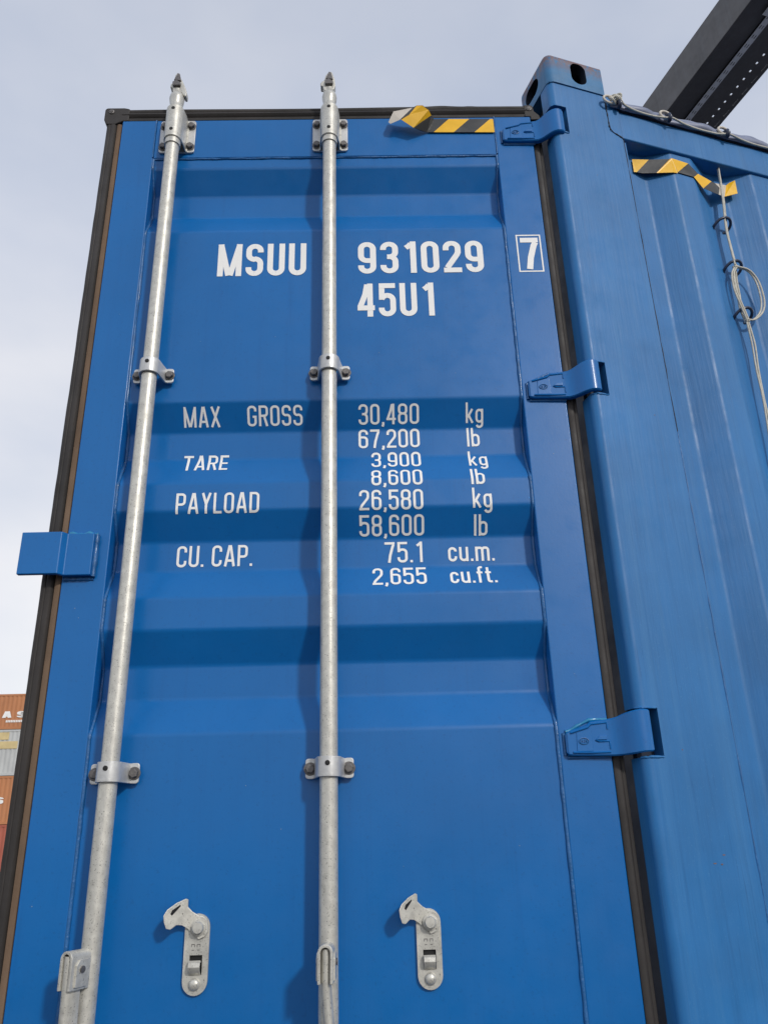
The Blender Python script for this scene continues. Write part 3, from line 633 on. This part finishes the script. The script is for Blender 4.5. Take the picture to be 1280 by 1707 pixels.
for s0, e in ((.029, 0), (LEN-.149, 0)):
    for z0 in ((ZB,) if s0 < 1 else (ZB, 1.931)):
        o = ft.copy(); COL.objects.link(o); o.location = SF(s0, .0035, z0)-LOC[root]
def crope(ctrl, r, fn, k=8, d=.008):
    P = [Vector(q) for q in ctrl]; o = []
    for i in range(len(P)-1):
        p0 = P[max(i-1, 0)]; p1 = P[i]; p2 = P[i+1]; p3 = P[min(i+2, len(P)-1)]
        n = max(2, int((p2-p1).length/d))
        for j in range(n):
            t = j/n; o.append(.5*((2*p1)+(p2-p0)*t+(2*p0-5*p1+4*p2-p3)*t*t+(3*p1-p0-3*p2+p3)*t**3))
    o.append(P[-1]); return [fn(*q) for q in o]
# hooks along the rail and down the first trough
hk0 = MB(); hk0.tube([(0, -.004, 0), (0, .012, .003), (0, .021, -.001), (0, .024, -.011), (0, .019, -.019), (0, .013, -.021)], [.0062, .0062, .0068, .0064, .0055, .004], 10)
def sframe_obj(name, mb, m, parent, s, o, z, **k):
    b2 = MB(); b2.v = [tuple(SF(s+v[0], o+v[1], z+v[2])) for v in mb.v]; b2.f = mb.f; b2.m = mb.m
    return build(name, b2, m, parent, loc=SF(s, o, z), **k)
hook = sframe_obj('rope_hook', hk0, M['navy'], root, .403, .0, 1.900, smooth=60)
for s in (.238, .603, .803, 1.003, 1.203, 1.403): dup(hook, root, SF(s, 0, 1.900))
rg = MB(); rg.tube(crope([(-.026, .002, -.014), (-.026, .014, -.004), (-.016, .027, .008), (.002, .033, .014), (.018, .029, .013), (.027, .018, .005), (.024, .006, -.005), (.012, -.002, -.012)], 0, lambda *q: Vector(q)), .0042, 10)
ring = sframe_obj('rope_ring', rg, M['navy'], root, .555, TR, 1.578, smooth=60)
for s, z in ((.557, 1.428), (.5545, 1.272), (.552, .62)): dup(ring, root, SF(s, TR, z))
b = MB(); b.tube([SF(.575, TR+.002, -.60), SF(.575, TR+.002, 1.70)], .0016, 6); 

# ------------------------------------------------------------------ lettering, cut as flat film that follows the pressed panel
base = [(1.6677, O)]+[(z, o) for z, o in sp if z < 1.6650]
cum = [0]
for a, c in zip(base, base[1:]): cum.append(cum[-1]+math.dist(a, c))
def surf(u):
    u -= .0507
    if u <= 0: return base[0][0]-u, base[0][1]
    for i in range(len(cum)-1):
        if u <= cum[i+1]:
            t = (u-cum[i])/(cum[i+1]-cum[i]); return base[i][0]+t*(base[i+1][0]-base[i][0]), base[i][1]+t*(base[i+1][1]-base[i][1])
def A(cx, cy, r, a0, a1, ry=None):
    n = max(2, int(abs(a1-a0)/15)); return [(cx+r*math.cos(rad(a0+(a1-a0)*i/n)), cy+(ry or r)*math.sin(rad(a0+(a1-a0)*i/n))) for i in range(n+1)]
def glyph(ch, t):
    """strokes in a cap height of 1 -> (list of (centre line, closed)), width; t = stroke weight"""
    a = t/2; W = .45; l, r, b, T = a, W-a, a, 1-a; R = min(.15, (r-l)/2*.98); xh = .68
    if ch == '0': return [(A(r-R, T-R, R, 0, 90)+A(l+R, T-R, R, 90, 180)+A(l+R, b+R, R, 180, 270)+A(r-R, b+R, R, 270, 360), True)], W
    if ch == 'O': return glyph('0', t)
    if ch == '1': x = .27; return [([(x, 0), (x, 1)], False), ([(x-a*.6, .93), (x-.10, .86), (x-.18, .80)], False)], .36
    if ch == '2': return [([(l, .70)]+A(l+R, T-R, R, 180, 90)+A(r-R, T-R, R, 90, 0)+[(r, .64), (r-.03, .56), (l+.06, .22), (l+.02, t+.0)], False), ([(0, b), (W, b)], False)], W
    if ch == '3': m = .52; return [([(l, .74)]+A(l+R, T-R, R, 180, 90)+A(r-R, T-R, R, 90, 0)+A(r-R, m+R, R, 0, -90)+[(.17, m)], False), ([(.17, m)]+A(r-R, m-R, R, 90, 0)+A(r-R, b+R, R, 0, -90)+A(l+R, b+R, R, 270, 180)+[(l, .26)], False)], W
    if ch == '4': return [([(.33, 0), (.33, 1)], False), ([(.33-a, .97), (.20, .66), (.07, .29)], False), ([(0, .26), (W, .26)], False)], W
    if ch == '5': return [([(W-.01, T), (l+.01-a, T)], False), ([(l+.01, 1), (l+.01, .50)], False), ([(l, .52), (l+.02, .555)]+A(l+R, .615-R*.9+.0, R, 130, 90)+A(r-R, .615-R*.9, R, 90, 0)+A(r-R, b+R, R, 0, -90)+A(l+R, b+R, R, 270, 180)+[(l, .26)], False)], W
    if ch == '6': return [([(r, .74)]+A(r-R, T-R, R, 0, 90)+A(l+R, T-R, R, 90, 180)+A(l+R, b+R, R, 180, 270)+A(r-R, b+R, R, 270, 360)+A(r-R, .59-R, R, 0, 90)+[(l+a, .59)], False)], W
    if ch == '9':
        s, w_ = glyph('6', t); return [([(W-x, 1-y) for x, y in q], c) for q, c in s], W
    if ch == '7': return [([(0, T), (W-.005, T)], False), ([(r, 1-t), (r-.05, .74), (r-.15, .36), (r-.20, 0)], False)], W
    if ch == '8': m = .52; R2 = R*.95; return [(A(r-R, T-R, R, 0, 90)+A(l+R, T-R, R, 90, 180)+A(l+R2, m+R2, R2, 180, 270)+A(r-R2, m+R2, R2, 270, 360), True), (A(r-R2, m-R2, R2, 0, 90)+A(l+R2, m-R2, R2, 90, 180)+A(l+R, b+R, R, 180, 270)+A(r-R, b+R, R, 270, 360), True)], W
    if ch == 'S': m = .52; return [([(r, .73)]+A(r-R, T-R, R, 0, 90)+A(l+R, T-R, R, 90, 180)+A(l+R, m+R*.95, R, 180, 262)+A(r-R, m-R*.95, R, 82, 0)+A(r-R, b+R, R, 0, -90)+A(l+R, b+R, R, 270, 180)+[(l, .27)], False)], W
    if ch == 'M': W = .62; return [([(a, 0), (a, 1)], False), ([(W-a, 0), (W-a, 1)], False), ([(a*.9, .99), (W/2-a*.3, .02)], False), ([(W-a*.9, .99), (W/2+a*.3, .02)], False)], W
    if ch == 'U': return [([(l, 1)]+A(l+R, b+R, R, 180, 270)+A(r-R, b+R, R, 270, 360)+[(r, 1)], False)], W
    if ch == 'A': W = .50; return [([(a, 0), (W/2-a*.35, 1)], False), ([(W-a, 0), (W/2+a*.35, 1)], False), ([(.13, .27), (W-.13, .27)], False)], W
    if ch == 'X': W = .48; return [([(a, 0), (W-a, 1)], False), ([(W-a, 0), (a, 1)], False)], W
    if ch == 'G': return [([(r, .72)]+A(r-R, T-R, R, 0, 90)+A(l+R, T-R, R, 90, 180)+A(l+R, b+R, R, 180, 270)+A(r-R, b+R, R, 270, 360)+[(r, .50)], False), ([(.26, .46), (W, .46)], False)], W
    if ch == 'R': R2 = .13; return [([(l, 0), (l, 1)], False), ([(l, T)]+A(r-R2, T-R2, R2, 90, 0)+A(r-R2, .50+R2, R2, 0, -90)+[(l, .50)], False), ([(r-.14, .50), (r, 0)], False)], W
    if ch == 'P': R2 = .13; return [([(l, 0), (l, 1)], False), ([(l, T)]+A(r-R2, T-R2, R2, 90, 0)+A(r-R2, .45+R2, R2, 0, -90)+[(l, .45)], False)], W
    if ch == 'T': return [([(0, T), (W, T)], False), ([(W/2, 1-t), (W/2, 0)], False)], W
    if ch == 'E': W = .40; return [([(l, 0), (l, 1)], False), ([(l, T), (W, T)], False), ([(l, .5), (W-.03, .5)], False), ([(l, b), (W, b)], False)], W
    if ch == 'Y': W = .46; return [([(a, 1), (W/2, .45)], False), ([(W-a, 1), (W/2, .45)], False), ([(W/2, .50), (W/2, 0)], False)], W
    if ch == 'L': W = .38; return [([(l, 1), (l, 0)], False), ([(l, b), (W, b)], False)], W
    if ch == 'D': return [([(l, 0), (l, 1)], False), ([(l, T)]+A(r-R, T-R, R, 90, 0)+A(r-R, b+R, R, 0, -90)+[(l, b)], False)], W
    if ch == 'C': return [([(r, .70)]+A(r-R, T-R, R, 0, 90)+A(l+R, T-R, R, 90, 180)+A(l+R, b+R, R, 180, 270)+A(r-R, b+R, R, 270, 360)+[(r, .30)], False)], W
    if ch == 'k': W = .42; return [([(l, 0), (l, 1)], False), ([(W-a-.01, xh), (l+.04, .27)], False), ([(l+.10, .38), (W-a, 0)], False)], W
    if ch == 'g': r = .42-a; R = min(R, (r-l)/2*.98); return [(A(r-R, xh-a-R, R, 0, 90)+A(l+R, xh-a-R, R, 90, 180)+A(l+R, b+R, R, 180, 270)+A(r-R, b+R, R, 270, 360), True), ([(r, xh)]+A(r-R, -.20+R, R, 0, -90)+A(l+R, -.20+R, R, 270, 200), False)], .42
    if ch == 'l': return [([(l, 0), (l, 1)], False)], t
    if ch == 'b': r = .42-a; R = min(R, (r-l)/2*.98); return [([(l, 0), (l, 1)], False), (A(r-R, xh-a-R, R, 0, 90)+A(l+R, xh-a-R, R, 90, 180)+A(l+R, b+R, R, 180, 270)+A(r-R, b+R, R, 270, 360), True)], .42
    if ch == 'c': r = .40-a; R = min(R, (r-l)/2*.98); return [([(r, .47)]+A(r-R, xh-a-R, R, 0, 90)+A(l+R, xh-a-R, R, 90, 180)+A(l+R, b+R, R, 180, 270)+A(r-R, b+R, R, 270, 360)+[(r, .24)], False)], .40
    if ch == 'u': r = .41-a; R = min(R, (r-l)/2*.98); return [([(l, xh)]+A(l+R, b+R, R, 180, 270)+A(r-R, b+R, R, 270, 360)+[(r, .3)], False), ([(r, xh), (r, 0)], False)], .41
    if ch == 'm': W = .64; m_ = W/2; R = min(.10, (m_-l)/2*.98); return [([(l, 0), (l, xh)], False), ([(l, .45)]+A(l+R, xh-a-R, R, 180, 90)+A(m_-R, xh-a-R, R, 90, 0)+[(m_, 0)], False), ([(m_, .45)]+A(m_+R, xh-a-R, R, 180, 90)+A(W-a-R, xh-a-R, R, 90, 0)+[(W-a, 0)], False)], W
    if ch == 'f': return [([(.12, 0)]+A(.12+.09, T-.09, .09, 180, 90)+[(.29, T)], False), ([(0, xh-a), (.27, xh-a)], False)], .29
    if ch == 't': return [([(.12, .93)]+A(.12+.09, b+.09, .09, 180, 270)+[(.29, b)], False), ([(0, xh-a), (.27, xh-a)], False)], .29
    if ch == '.': return [([(t*.5, 0), (t*.5, t*1.0)], False)], t
    if ch == ',': return [([(t*.55, t*1.0), (t*.55, 0), (t*.2, -t*.9)], False)], t
    return [], .26
def stroke_quads(pts, closed, t, step):
    # resample
    P = [Vector(q) for q in pts]; 
    if closed: P.append(P[0])
    q = [P[0]]
    for a, c in zip(P, P[1:]):
        d = (c-a).length
        if d < 1e-5: continue
        n = max(1, math.ceil(d/step)); q += [a+(c-a)*i/n for i in range(1, n+1)]
    n = len(q); Lf, Rt = [], []
    for i in range(n):
        if closed: a = q[(i-1) % (n-1)] if i else q[n-2]; c = q[(i+1) if i < n-1 else 1]
        else: a = q[max(i-1, 0)]; c = q[min(i+1, n-1)]
        d0 = (q[i]-a); d1 = (c-q[i])
        d0 = d0.normalized() if d0.length > 1e-6 else d1.normalized(); d1 = d1.normalized() if d1.length > 1e-6 else d0
        d = (d0+d1).normalized(); nrm = Vector((-d.y, d.x)); k = 1/max(.7, nrm.dot(Vector((-d0.y, d0.x))))
        Lf.append(q[i]+nrm*t/2*k); Rt.append(q[i]-nrm*t/2*k)
    return Lf, Rt
def text_mb(txt, x0, x1, height, t, place, gap=.105):
    """place(x, v) -> point; v is the height above the baseline in metres"""
    b = MB(); cx = 0; strokes = []
    for ch in txt:
        g_, w_ = glyph(ch, t)
        for pts, cl in g_: strokes.append((pts, cl, cx))
        cx += w_+gap if ch != ' ' else .26
    total = cx-gap; kx = (x1-x0)/total
    for j, (pts, cl, c_) in enumerate(strokes):
        Lf, Rt = stroke_quads(pts, cl, t, .03); lift = .00012*(j % 4)
        b.grid([[place(x0+(c_+q.x)*kx, q.y*height, lift) for q in Lf], [place(x0+(c_+q.x)*kx, q.y*height, lift) for q in Rt]])
    return b
def row(txt, x0, x1, ub, h, t):
    def pl(x, v, lift):
        z, o = surf(ub-v); return Wd(x, Y+o-.0007-lift, z)
    build('lettering', text_mb(txt, x0, x1, h, t, pl), M['white'], root)
rows = [('MSUU', -.371, -.148, .4225, .1, .148), ('931029', -.017, .301, .4205, .099, .148), ('45U1', -.020, .171, .5505, .099, .148),
    ('MAX', -.430, -.345, .8415, .048, .113), ('GROSS', -.282, -.153, .8410, .048, .113), ('30,480', -.022, .120, .8420, .048, .113), ('kg', .230, .271, .8420, .048, .113),
    ('67,200', -.023, .120, .9015, .048, .113), ('lb', .231, .2605, .9020, .048, .113),
    ('TARE', -.426, -.323, .9615, .048, .113), ('3,900', .006, .120, .9615, .048, .113), ('kg', .230, .273, .9630, .048, .113),
    ('8,600', .005, .120, 1.0210, .047, .113), ('lb', .229, .260, 1.0225, .047, .113),
    ('PAYLOAD', -.428, -.244, 1.0805, .049, .113), ('26,580', -.023, .119, 1.0800, .048, .113), ('kg', .229, .272, 1.0790, .048, .113),
    ('58,600', -.024, .120, 1.1390, .048, .113), ('lb', .231, .261, 1.1420, .048, .113),
    ('CU. CAP.', -.426, -.260, 1.2015, .049, .113), ('75.1', .031, .116, 1.2010, .048, .113), ('cu.m.', .171, .273, 1.2010, .049, .113),
    ('2,655', .003, .120, 1.2640, .050, .113), ('cu.ft.', .171, .272, 1.2640, .050, .12)]
for r_ in rows: row(*r_)
b = MB(); bx = (.3878, .4512, 1.3096, 1.4268); bw = .0036; yy = Y-.0007
for x0, x1, z0, z1 in ((bx[0], bx[1], bx[3]-bw, bx[3]), (bx[0], bx[1], bx[2], bx[2]+bw), (bx[0], bx[0]+bw, bx[2]+bw, bx[3]-bw), (bx[1]-bw, bx[1], bx[2]+bw, bx[3]-bw)): b.add([Wd(x0, yy, z0), Wd(x1, yy, z0), Wd(x1, yy, z1), Wd(x0, yy, z1)], [(0, 1, 2, 3)])
build('check_digit_box', b, M['white'], root)
build('lettering', text_mb('7', .3978, .4440, .099, .15, lambda x, v, l_: Wd(x, Y-.0007-l_, 1.3180+v)), M['white'], root)

# ------------------------------------------------------------------ hazard tape on the door header
def film(name, polys, fn, parent=None, loc=None):
    b = MB()
    for mi, pts in polys: b.add([fn(*q) for q in pts], [tuple(range(len(pts)))], mi)
    return build(name, b, [M['yellow'], M['tapeblack'], M['backing_glare']], parent, loc=loc, solid=.0004)
FX = lambda x, y, z: Wd(x, y, z)
ty = 1.622
tape = film('hazard_tape', [
    (0, [(.3607, ty, 1.8277), (.3522, ty, 1.8277), (.3062, ty, 1.7797), (.3612, ty, 1.7789)]),
    (1, [(.3522, ty, 1.8277), (.2953, ty, 1.8287), (.2498, ty, 1.7806), (.3062, ty, 1.7797)]),
    (0, [(.2953, ty, 1.8287), (.2384, ty, 1.8295), (.1948, ty, 1.7814), (.2498, ty, 1.7806)]),
    (1, [(.2384, ty, 1.8295), (.1972, ty, 1.8302), (.1765, ty, 1.7817), (.1948, ty, 1.7814)]),
    (1, [(.1972, ty, 1.8302), (.1885, 1.600, 1.8187), (.160, 1.6005, 1.795), (.1387, 1.600, 1.7741), (.1600, 1.615, 1.7785), (.1765, ty, 1.7817)]),
    (0, [(.1885, 1.600, 1.8187), (.1808, 1.588, 1.8250), (.1644, 1.580, 1.8335), (.1490, 1.582, 1.8355), (.1269, 1.588, 1.8074), (.1029, 1.590, 1.7955), (.1387, 1.600, 1.7741), (.160, 1.6005, 1.795)]),
    (1, [(.1490, 1.582, 1.8355), (.1375, 1.586, 1.8320), (.1012, 1.590, 1.7915), (.1029, 1.590, 1.7955), (.1269, 1.588, 1.8074)]),
    (2, [(.1375, 1.586, 1.8320), (.0861, 1.600, 1.8346), (.0714, 1.602, 1.7977), (.0764, 1.599, 1.7882), (.1012, 1.5895, 1.7915)])], FX, loc=Wd(.27, ty, 1.80))
tag(tape, 'black and yellow hazard tape curling at its left end on the open door', 'tape', 'peeling hazard tapes')
sl_ = film('hazard_tape', [
    (0, [(.2971, -.040, 1.7612), (.3418, -.0255, 1.7581), (.3042, -.038, 1.7136), (.2957, -.040, 1.7136)]),
    (1, [(.3418, -.0255, 1.7581), (.3979, -.006, 1.7578), (.3545, -.0200, 1.7073), (.3180, -.0335, 1.7092), (.3042, -.038, 1.7136)]),
    (0, [(.3979, -.006, 1.7578), (.4053, -.006, 1.7624), (.4150, -.006, 1.7100), (.3992, -.0055, 1.7077), (.3545, -.0200, 1.7073)]),
    (0, [(.4053, -.006, 1.7624), (.4596, -.006, 1.7583), (.4155, -.006, 1.7132)]),
    (1, [(.4596, -.006, 1.7583), (.4887, -.0080, 1.7297), (.4693, -.0060, 1.7108), (.4155, -.006, 1.7132)]),
    (0, [(.4887, -.0080, 1.7297), (.5328, -.0100, 1.7155), (.4957, -.0080, 1.6783), (.4693, -.0060, 1.7108)]),
    (1, [(.5328, -.0100, 1.7155), (.5462, -.0120, 1.7146), (.5612, -.0140, 1.7035), (.5478, -.0100, 1.6709), (.4957, -.0080, 1.6783)]),
    (2, [(.5462, -.0120, 1.7146), (.6048, -.0300, 1.7395), (.5843, -.0250, 1.6870), (.5478, -.0100, 1.6709), (.5612, -.014, 1.7035)]),  # pale patch paints the glare on the slack tape
    (0, [(.6048, -.0300, 1.7395), (.6165, -.0280, 1.7501), (.6319, -.0200, 1.7569), (.6296, -.0200, 1.7065), (.5843, -.0250, 1.6870)])], SF, loc=SF(.45, 0, 1.73))
tag(sl_, 'wavy black and yellow hazard tape across the corrugated side wall under its top rail', 'tape', 'peeling hazard tapes')

# ------------------------------------------------------------------ tarpaulin with eyelets
eye = [.218+.0, .403, .603, .803, 1.003, 1.203, 1.403]
b = MB(); rows_ = []
n = 420
for i in range(n+1):
    s = .216+(LEN-.25)*((i/n)**1.9)
    ph = (s-.003)/.2; pull = .5+.5*math.cos(2*math.pi*ph); fold = math.sin(s*61)*.0018+math.sin(s*23+1)*.0022
    if s < .26: pull = 1
    lo = 1.887-.003*pull+.002*math.sin(s*37); up = 1.930+.0022*math.sin(s*11+.6)-.002*pull
    if s < .30: up -= (.30-s)*.16
    rows_.append([SF(s, .0065+fold*.8, lo), SF(s, .0085+fold+.006*(1-pull), lo+.010), SF(s, .0055+.010*(1-pull)+fold, lo+.020), SF(s, .0015+.004*(1-pull)-fold, lo+.031), SF(s, -.006, up), SF(s, -.022, up+.010), SF(s, -.08, up+.016), SF(s, -.6, 1.99), SF(s, -1.2, 2.01), SF(s, -2.35, 1.95)])
b.grid(rows_)
tarp = build('tarpaulin', b, M['tarp'], loc=SF(.5, 0, 1.886), smooth=180, solid=.0015)
tag(tarp, 'grey blue tarpaulin cover laced over the top rail of the open top container', 'tarpaulin')
for s in eye:
    b = MB(); b.tube([SF(s-.008+.0180*math.cos(rad(a)), .0150, 1.9025+.0130*math.sin(rad(a))) for a in range(0, 361, 20)], .0038, 8, cap=False)
    build('eyelet', b, M['backing_glare'], tarp, loc=SF(s, 0, 1.9), smooth=80)
# lacing rope
ctrl = [(.212, .016, 1.896), (.222, .022, 1.910), (.238, .026, 1.912), (.252, .020, 1.893), (.300, .012, 1.890), (.360, .013, 1.888), (.398, .020, 1.8875), (.412, .022, 1.8885)]
k_ = .412
while k_ < 3.2:
    ctrl += [(k_+.05, .013, 1.8885), (k_+.10, .010, 1.8880), (k_+.16, .012, 1.8875), (k_+.186, .018, 1.8885), (k_+.20, .020, 1.889)]; k_ += .2
b = MB(); pth = crope(ctrl, 0, SF); b.tube(pth, .0031, 8)
lr = build('lacing_rope', b, M['rope'], loc=SF(.22, .02, 1.90), smooth=80)
b = MB()
for (cs, co, cz, r0) in ((.222, .018, 1.905, .013), (.236, .022, 1.912, .010)):
    b.tube([SF(cs+r0*math.cos(rad(a))*.8, co+.006*math.sin(rad(2*a)), cz+r0*math.sin(rad(a))) for a in range(0, 361, 20)], .0036, 8, cap=False)
build('knot', b, M['rope'], lr, smooth=80)
tag(lr, 'cream rope lacing the tarpaulin eyelets along the top rail, knotted beside the corner post', 'rope')

# ------------------------------------------------------------------ coiled tarpaulin cable on the side wall
cab = empty('wire_cable', SF(.555, -.02, 1.4), 'cream wire cable hanging down the corrugated side wall with a coiled loop', 'cable')
def strand(ctrl, off, r=.0026):
    b = MB(); b.tube(crope([(s+off[0], o+off[1], z) for s, o, z in ctrl], 0, SF), r, 7); build('strand', b, M['rope'], cab, smooth=80)
down = [(.578, -.022, 1.80), (.5774, -.020, 1.787), (.5677, -.018, 1.671), (.5535, -.018, 1.558), (.553, -.018, 1.503), (.553, -.016, 1.425)]
low = [(.5516, -.020, 1.2453), (.5515, -.020, 1.174), (.5482, -.022, 1.10), (.5453, -.02, 1.0123), (.5384, -.02, .92), (.53, -.022, .8), (.535, -.02, .62), (.54, -.02, .2), (.54, -.02, -.3)]
loopL = [(.553, -.014, 1.425), (.5310, -.012, 1.392), (.5240, -.010, 1.343), (.5302, -.010, 1.301), (.5421, -.014, 1.269), (.5516, -.018, 1.2453)]
loopR = [(.5450, -.012, 1.420), (.5733, -.010, 1.4191), (.5963, -.010, 1.4129), (.6153, -.010, 1.381), (.6213, -.012, 1.3246), (.6064, -.012, 1.2824), (.575, -.014, 1.2527), (.5506, -.016, 1.2501)]
inner = [(.553, -.022, 1.425), (.5490, -.024, 1.38), (.5470, -.024, 1.33), (.5430, -.024, 1.29), (.5516, -.024, 1.2453)]
strand(down, (0, 0)); strand(down, (.0052, -.002)); strand([(s-(.004 if z < 1.7 else 0), o, z) for s, o, z in down], (0, .004))
strand(loopL, (0, 0)); strand(loopL, (.0055, .001)); strand(loopR, (0, 0)); strand([(s-.005*math.sin((1.42-z)*16), o, z) for s, o, z in loopR], (-.002, -.004)); strand(inner, (0, 0)); strand(inner, (.006, 0))
strand(low, (0, 0)); strand([(s+.003*math.sin(z*23), o, z) for s, o, z in low], (.0055, .001))

# ------------------------------------------------------------------ overhead beam
bz = 6.0
beam = empty('crane_beam', SF(3.5, -14, -H), 'dark grey steel crane beam running overhead behind the blue container', 'crane beam')
o0, o1 = -15., 9.
b = MB(); b.box(3.235, 3.262, o1, o0, bz, bz+.375, SF); build('side_plate', b, M['boom'], beam, bevel=.006)
b = MB(); b.box(3.262, 3.80, o1, o0, bz+.36, bz+.375, SF) if False else b.box(3.262, 3.52, o1, o0, bz+.35, bz+.372, SF); build('top_plate', b, M['boom'], beam)
b = MB(); b.box(3.2625, 3.452, o1, o0, bz+.02, bz+.035, SF); build('bottom_flange', b, M['boom'], beam)
b = MB(); b.box(3.504, 3.52, o1, o0, bz+.012, bz+.3495, SF); build('web_plate', b, M['boom'], beam)
# perforated flange: two bands joined by a ladder of small bridges
b = MB(); b.box(3.505, 3.668, o1, o0, bz, bz+.010, SF); b.box(3.690, 3.765, o1, o0, bz, bz+.010, SF); b.box(3.777, 3.805, o1, o0, bz, bz+.010, SF)
q = -1.2
while q > -4.4:
    b.box(3.668, 3.690, q, q-.058-.006*((int(q*50)) % 2), bz+.0005, bz+.0095, SF); q -= .080
b.box(3.668, 3.690, o1, -1.2, bz, bz+.01, SF); b.box(3.668, 3.690, q, o0, bz, bz+.01, SF)
q = -1.2
while q > -4.4: b.box(3.765, 3.777, q, q-.05, bz+.0005, bz+.0095, SF); q -= .12
b.box(3.765, 3.777, o1, -1.2, bz, bz+.01, SF); b.box(3.765, 3.777, q, o0, bz, bz+.01, SF)
tag(build('perforated_flange', b, M['boom'], beam))
b = MB(); b.box(3.803, 3.812, o1, o0, bz+.011, bz+.05, SF); build('edge_strip', b, M['boom'], beam)
b = MB(); tz = bz-.004
b.box(3.450, 3.462, o1, o0, tz, tz+.004, SF); b.box(3.470, 3.484, o1, o0, tz, tz+.004, SF); b.box(3.492, 3.504, o1, o0, tz, tz+.004, SF)
for c_, sh in ((3.462, 0), (3.484, .03)):
    q = o1
    while q > -4.6:
        b.box(c_, c_+.008, q, q-.052, tz+.0003, tz+.0037, SF) if q < .2 else None; q -= .085
build('cable_tray', b, M['tray'], beam)
b = MB(); c_ = P0
b.prism([(-1.86, 6.0), (-1.80, 5.99), (-1.60, 6.20), (-1.60, 6.26), (-1.66, 6.26)], 3.44, 3.452, lambda u, v, t: SF(t, u, v)); b.prism([(-1.86, 5.995), (-1.83, 5.985), (-1.58, 5.985), (-1.58, 5.995)], 3.40, 3.46, lambda u, v, t: SF(t, u, v)); build('tray_bracket', b, M['tray'], beam, bevel=.003)
for o_ in (-14.6, 8.6):
    b = MB(); b.box(3.28, 3.74, o_-.2, o_+.2, -H, bz-.006, SF); build('column', b, M['boom'], beam, bevel=.01)

# ------------------------------------------------------------------ blocks under the box
blk = None
for i, (s, e, lb) in enumerate(((.12, -.15, 'concrete block under the near door corner of the blue container'), (.12, -2.29, 'concrete block under the far door corner of the blue container'), (LEN-.06, -.15, 'concrete block under the near front corner of the blue container'), (LEN-.06, -2.29, 'concrete block under the far front corner of the blue container'))):
    h_ = ZB+H-.002; b = MB(); c = SF(s, e, -H)
    b.prism([(-.30, 0), (.30, 0), (.30, h_-.06), (.27, h_), (-.27, h_), (-.30, h_-.06)], -.25, .25, lambda u, v, t: c+Vector((u, t, v)))
    tag(build('concrete_block', b, M['block'], loc=c, bevel=.01), lb, 'block', 'concrete blocks under the container')

# ------------------------------------------------------------------ stacked containers far behind
def far_container(name, x0, x1, yf, z0, h, m, label, letters=(), extra=None, depth=2.44):
    r = empty(name, (x0, yf, z0), label, 'container', 'stacked containers in the yard')
    b = MB(); pts = []; x = x0+.10
    while x < x1-.12:
        pts += [(x, yf+.045), (x+.07, yf+.045), (x+.14, yf+.012), (x+.21, yf+.012)]; x += .278
    pts.append((x1-.1, yf+.045))
    b.grid([[(u, v, z0+.16) for u, v in pts], [(u, v, z0+h-.12) for u, v in pts]])
    b.box(x0, x1, yf+.06, yf+depth, z0+.03, z0+h-.01)
    build('body', b, m, r, smooth=30)
    for nm, zz0, zz1 in (('top_rail', z0+h-.12, z0+h), ('bottom_rail', z0, z0+.16)):
        b = MB(); b.box(x0+.02, x1-.02, yf, yf+.058, zz0, zz1); build(nm, b, m, r)
    for xx in (x0, x1-.1):
        b = MB(); b.box(xx, xx+.1, yf-.004, yf+.1, z0+.002, z0+h-.002); build('corner_post', b, m, r)
    for (txt, a, c, zb, hh, tw) in letters:
        build('lettering', text_mb(txt, a, c, hh, tw, lambda x_, v, l_: Vector((x_, yf-.006-l_, zb+v))), M['white'], r)
    if extra: extra(r, yf)
    return r
Yb = 52.; sx = -.4395*Yb
def at_y(px_tan, y): return px_tan*y
far_container('stacked_container', -33.5, -21.35, Yb, .0, 2.60, M['redbrown'], 'red brown container at the bottom of the far stack seen left of the door')
far_container('stacked_container', -33.5, -21.3, Yb, 2.63, 2.79, M['orange'], 'orange container with a white letter, second from the bottom of the far stack', letters=[('S', -23.36, -22.72, 3.79, .40, .26)])
def logo(r, yf):
    for z0, z1, xe in ((7.60, 8.05, -22.95), (7.05, 7.50, -22.35)):
        b = MB(); b.box(-26, xe, yf-.010, yf-.002, z0, z1); build('logo_band', b, M['buff'], r)
far_container('stacked_container', -33.5, -21.25, Yb, 5.45, 2.76, M['greyc'], 'pale grey container with a buff yellow band, third up in the far stack', extra=logo)
def small_print(r, yf):
    b = MB(); x = -23.30
    while x < -22.1: b.box(x, x+.075, yf-.008, yf-.002, 8.66, 8.80); b.box(x+.01, x+.065, yf-.0081, yf-.0079, 8.70, 8.76); x += .105
    tag(build('small_print', b, M['white'], r), kind='stuff')
far_container('stacked_container', -35.5, -21.3, Yb, 8.24, 2.20, M['orange'], 'orange container lettered in white on top of the far stack', letters=[('A', -23.58, -22.98, 8.95, .40, .19), ('S', -22.66, -22.06, 8.95, .40, .26)], extra=small_print)
print('objects', len(bpy.data.objects), 'tris', sum(len(o.data.polygons) for o in bpy.data.objects if o.type == 'MESH'))
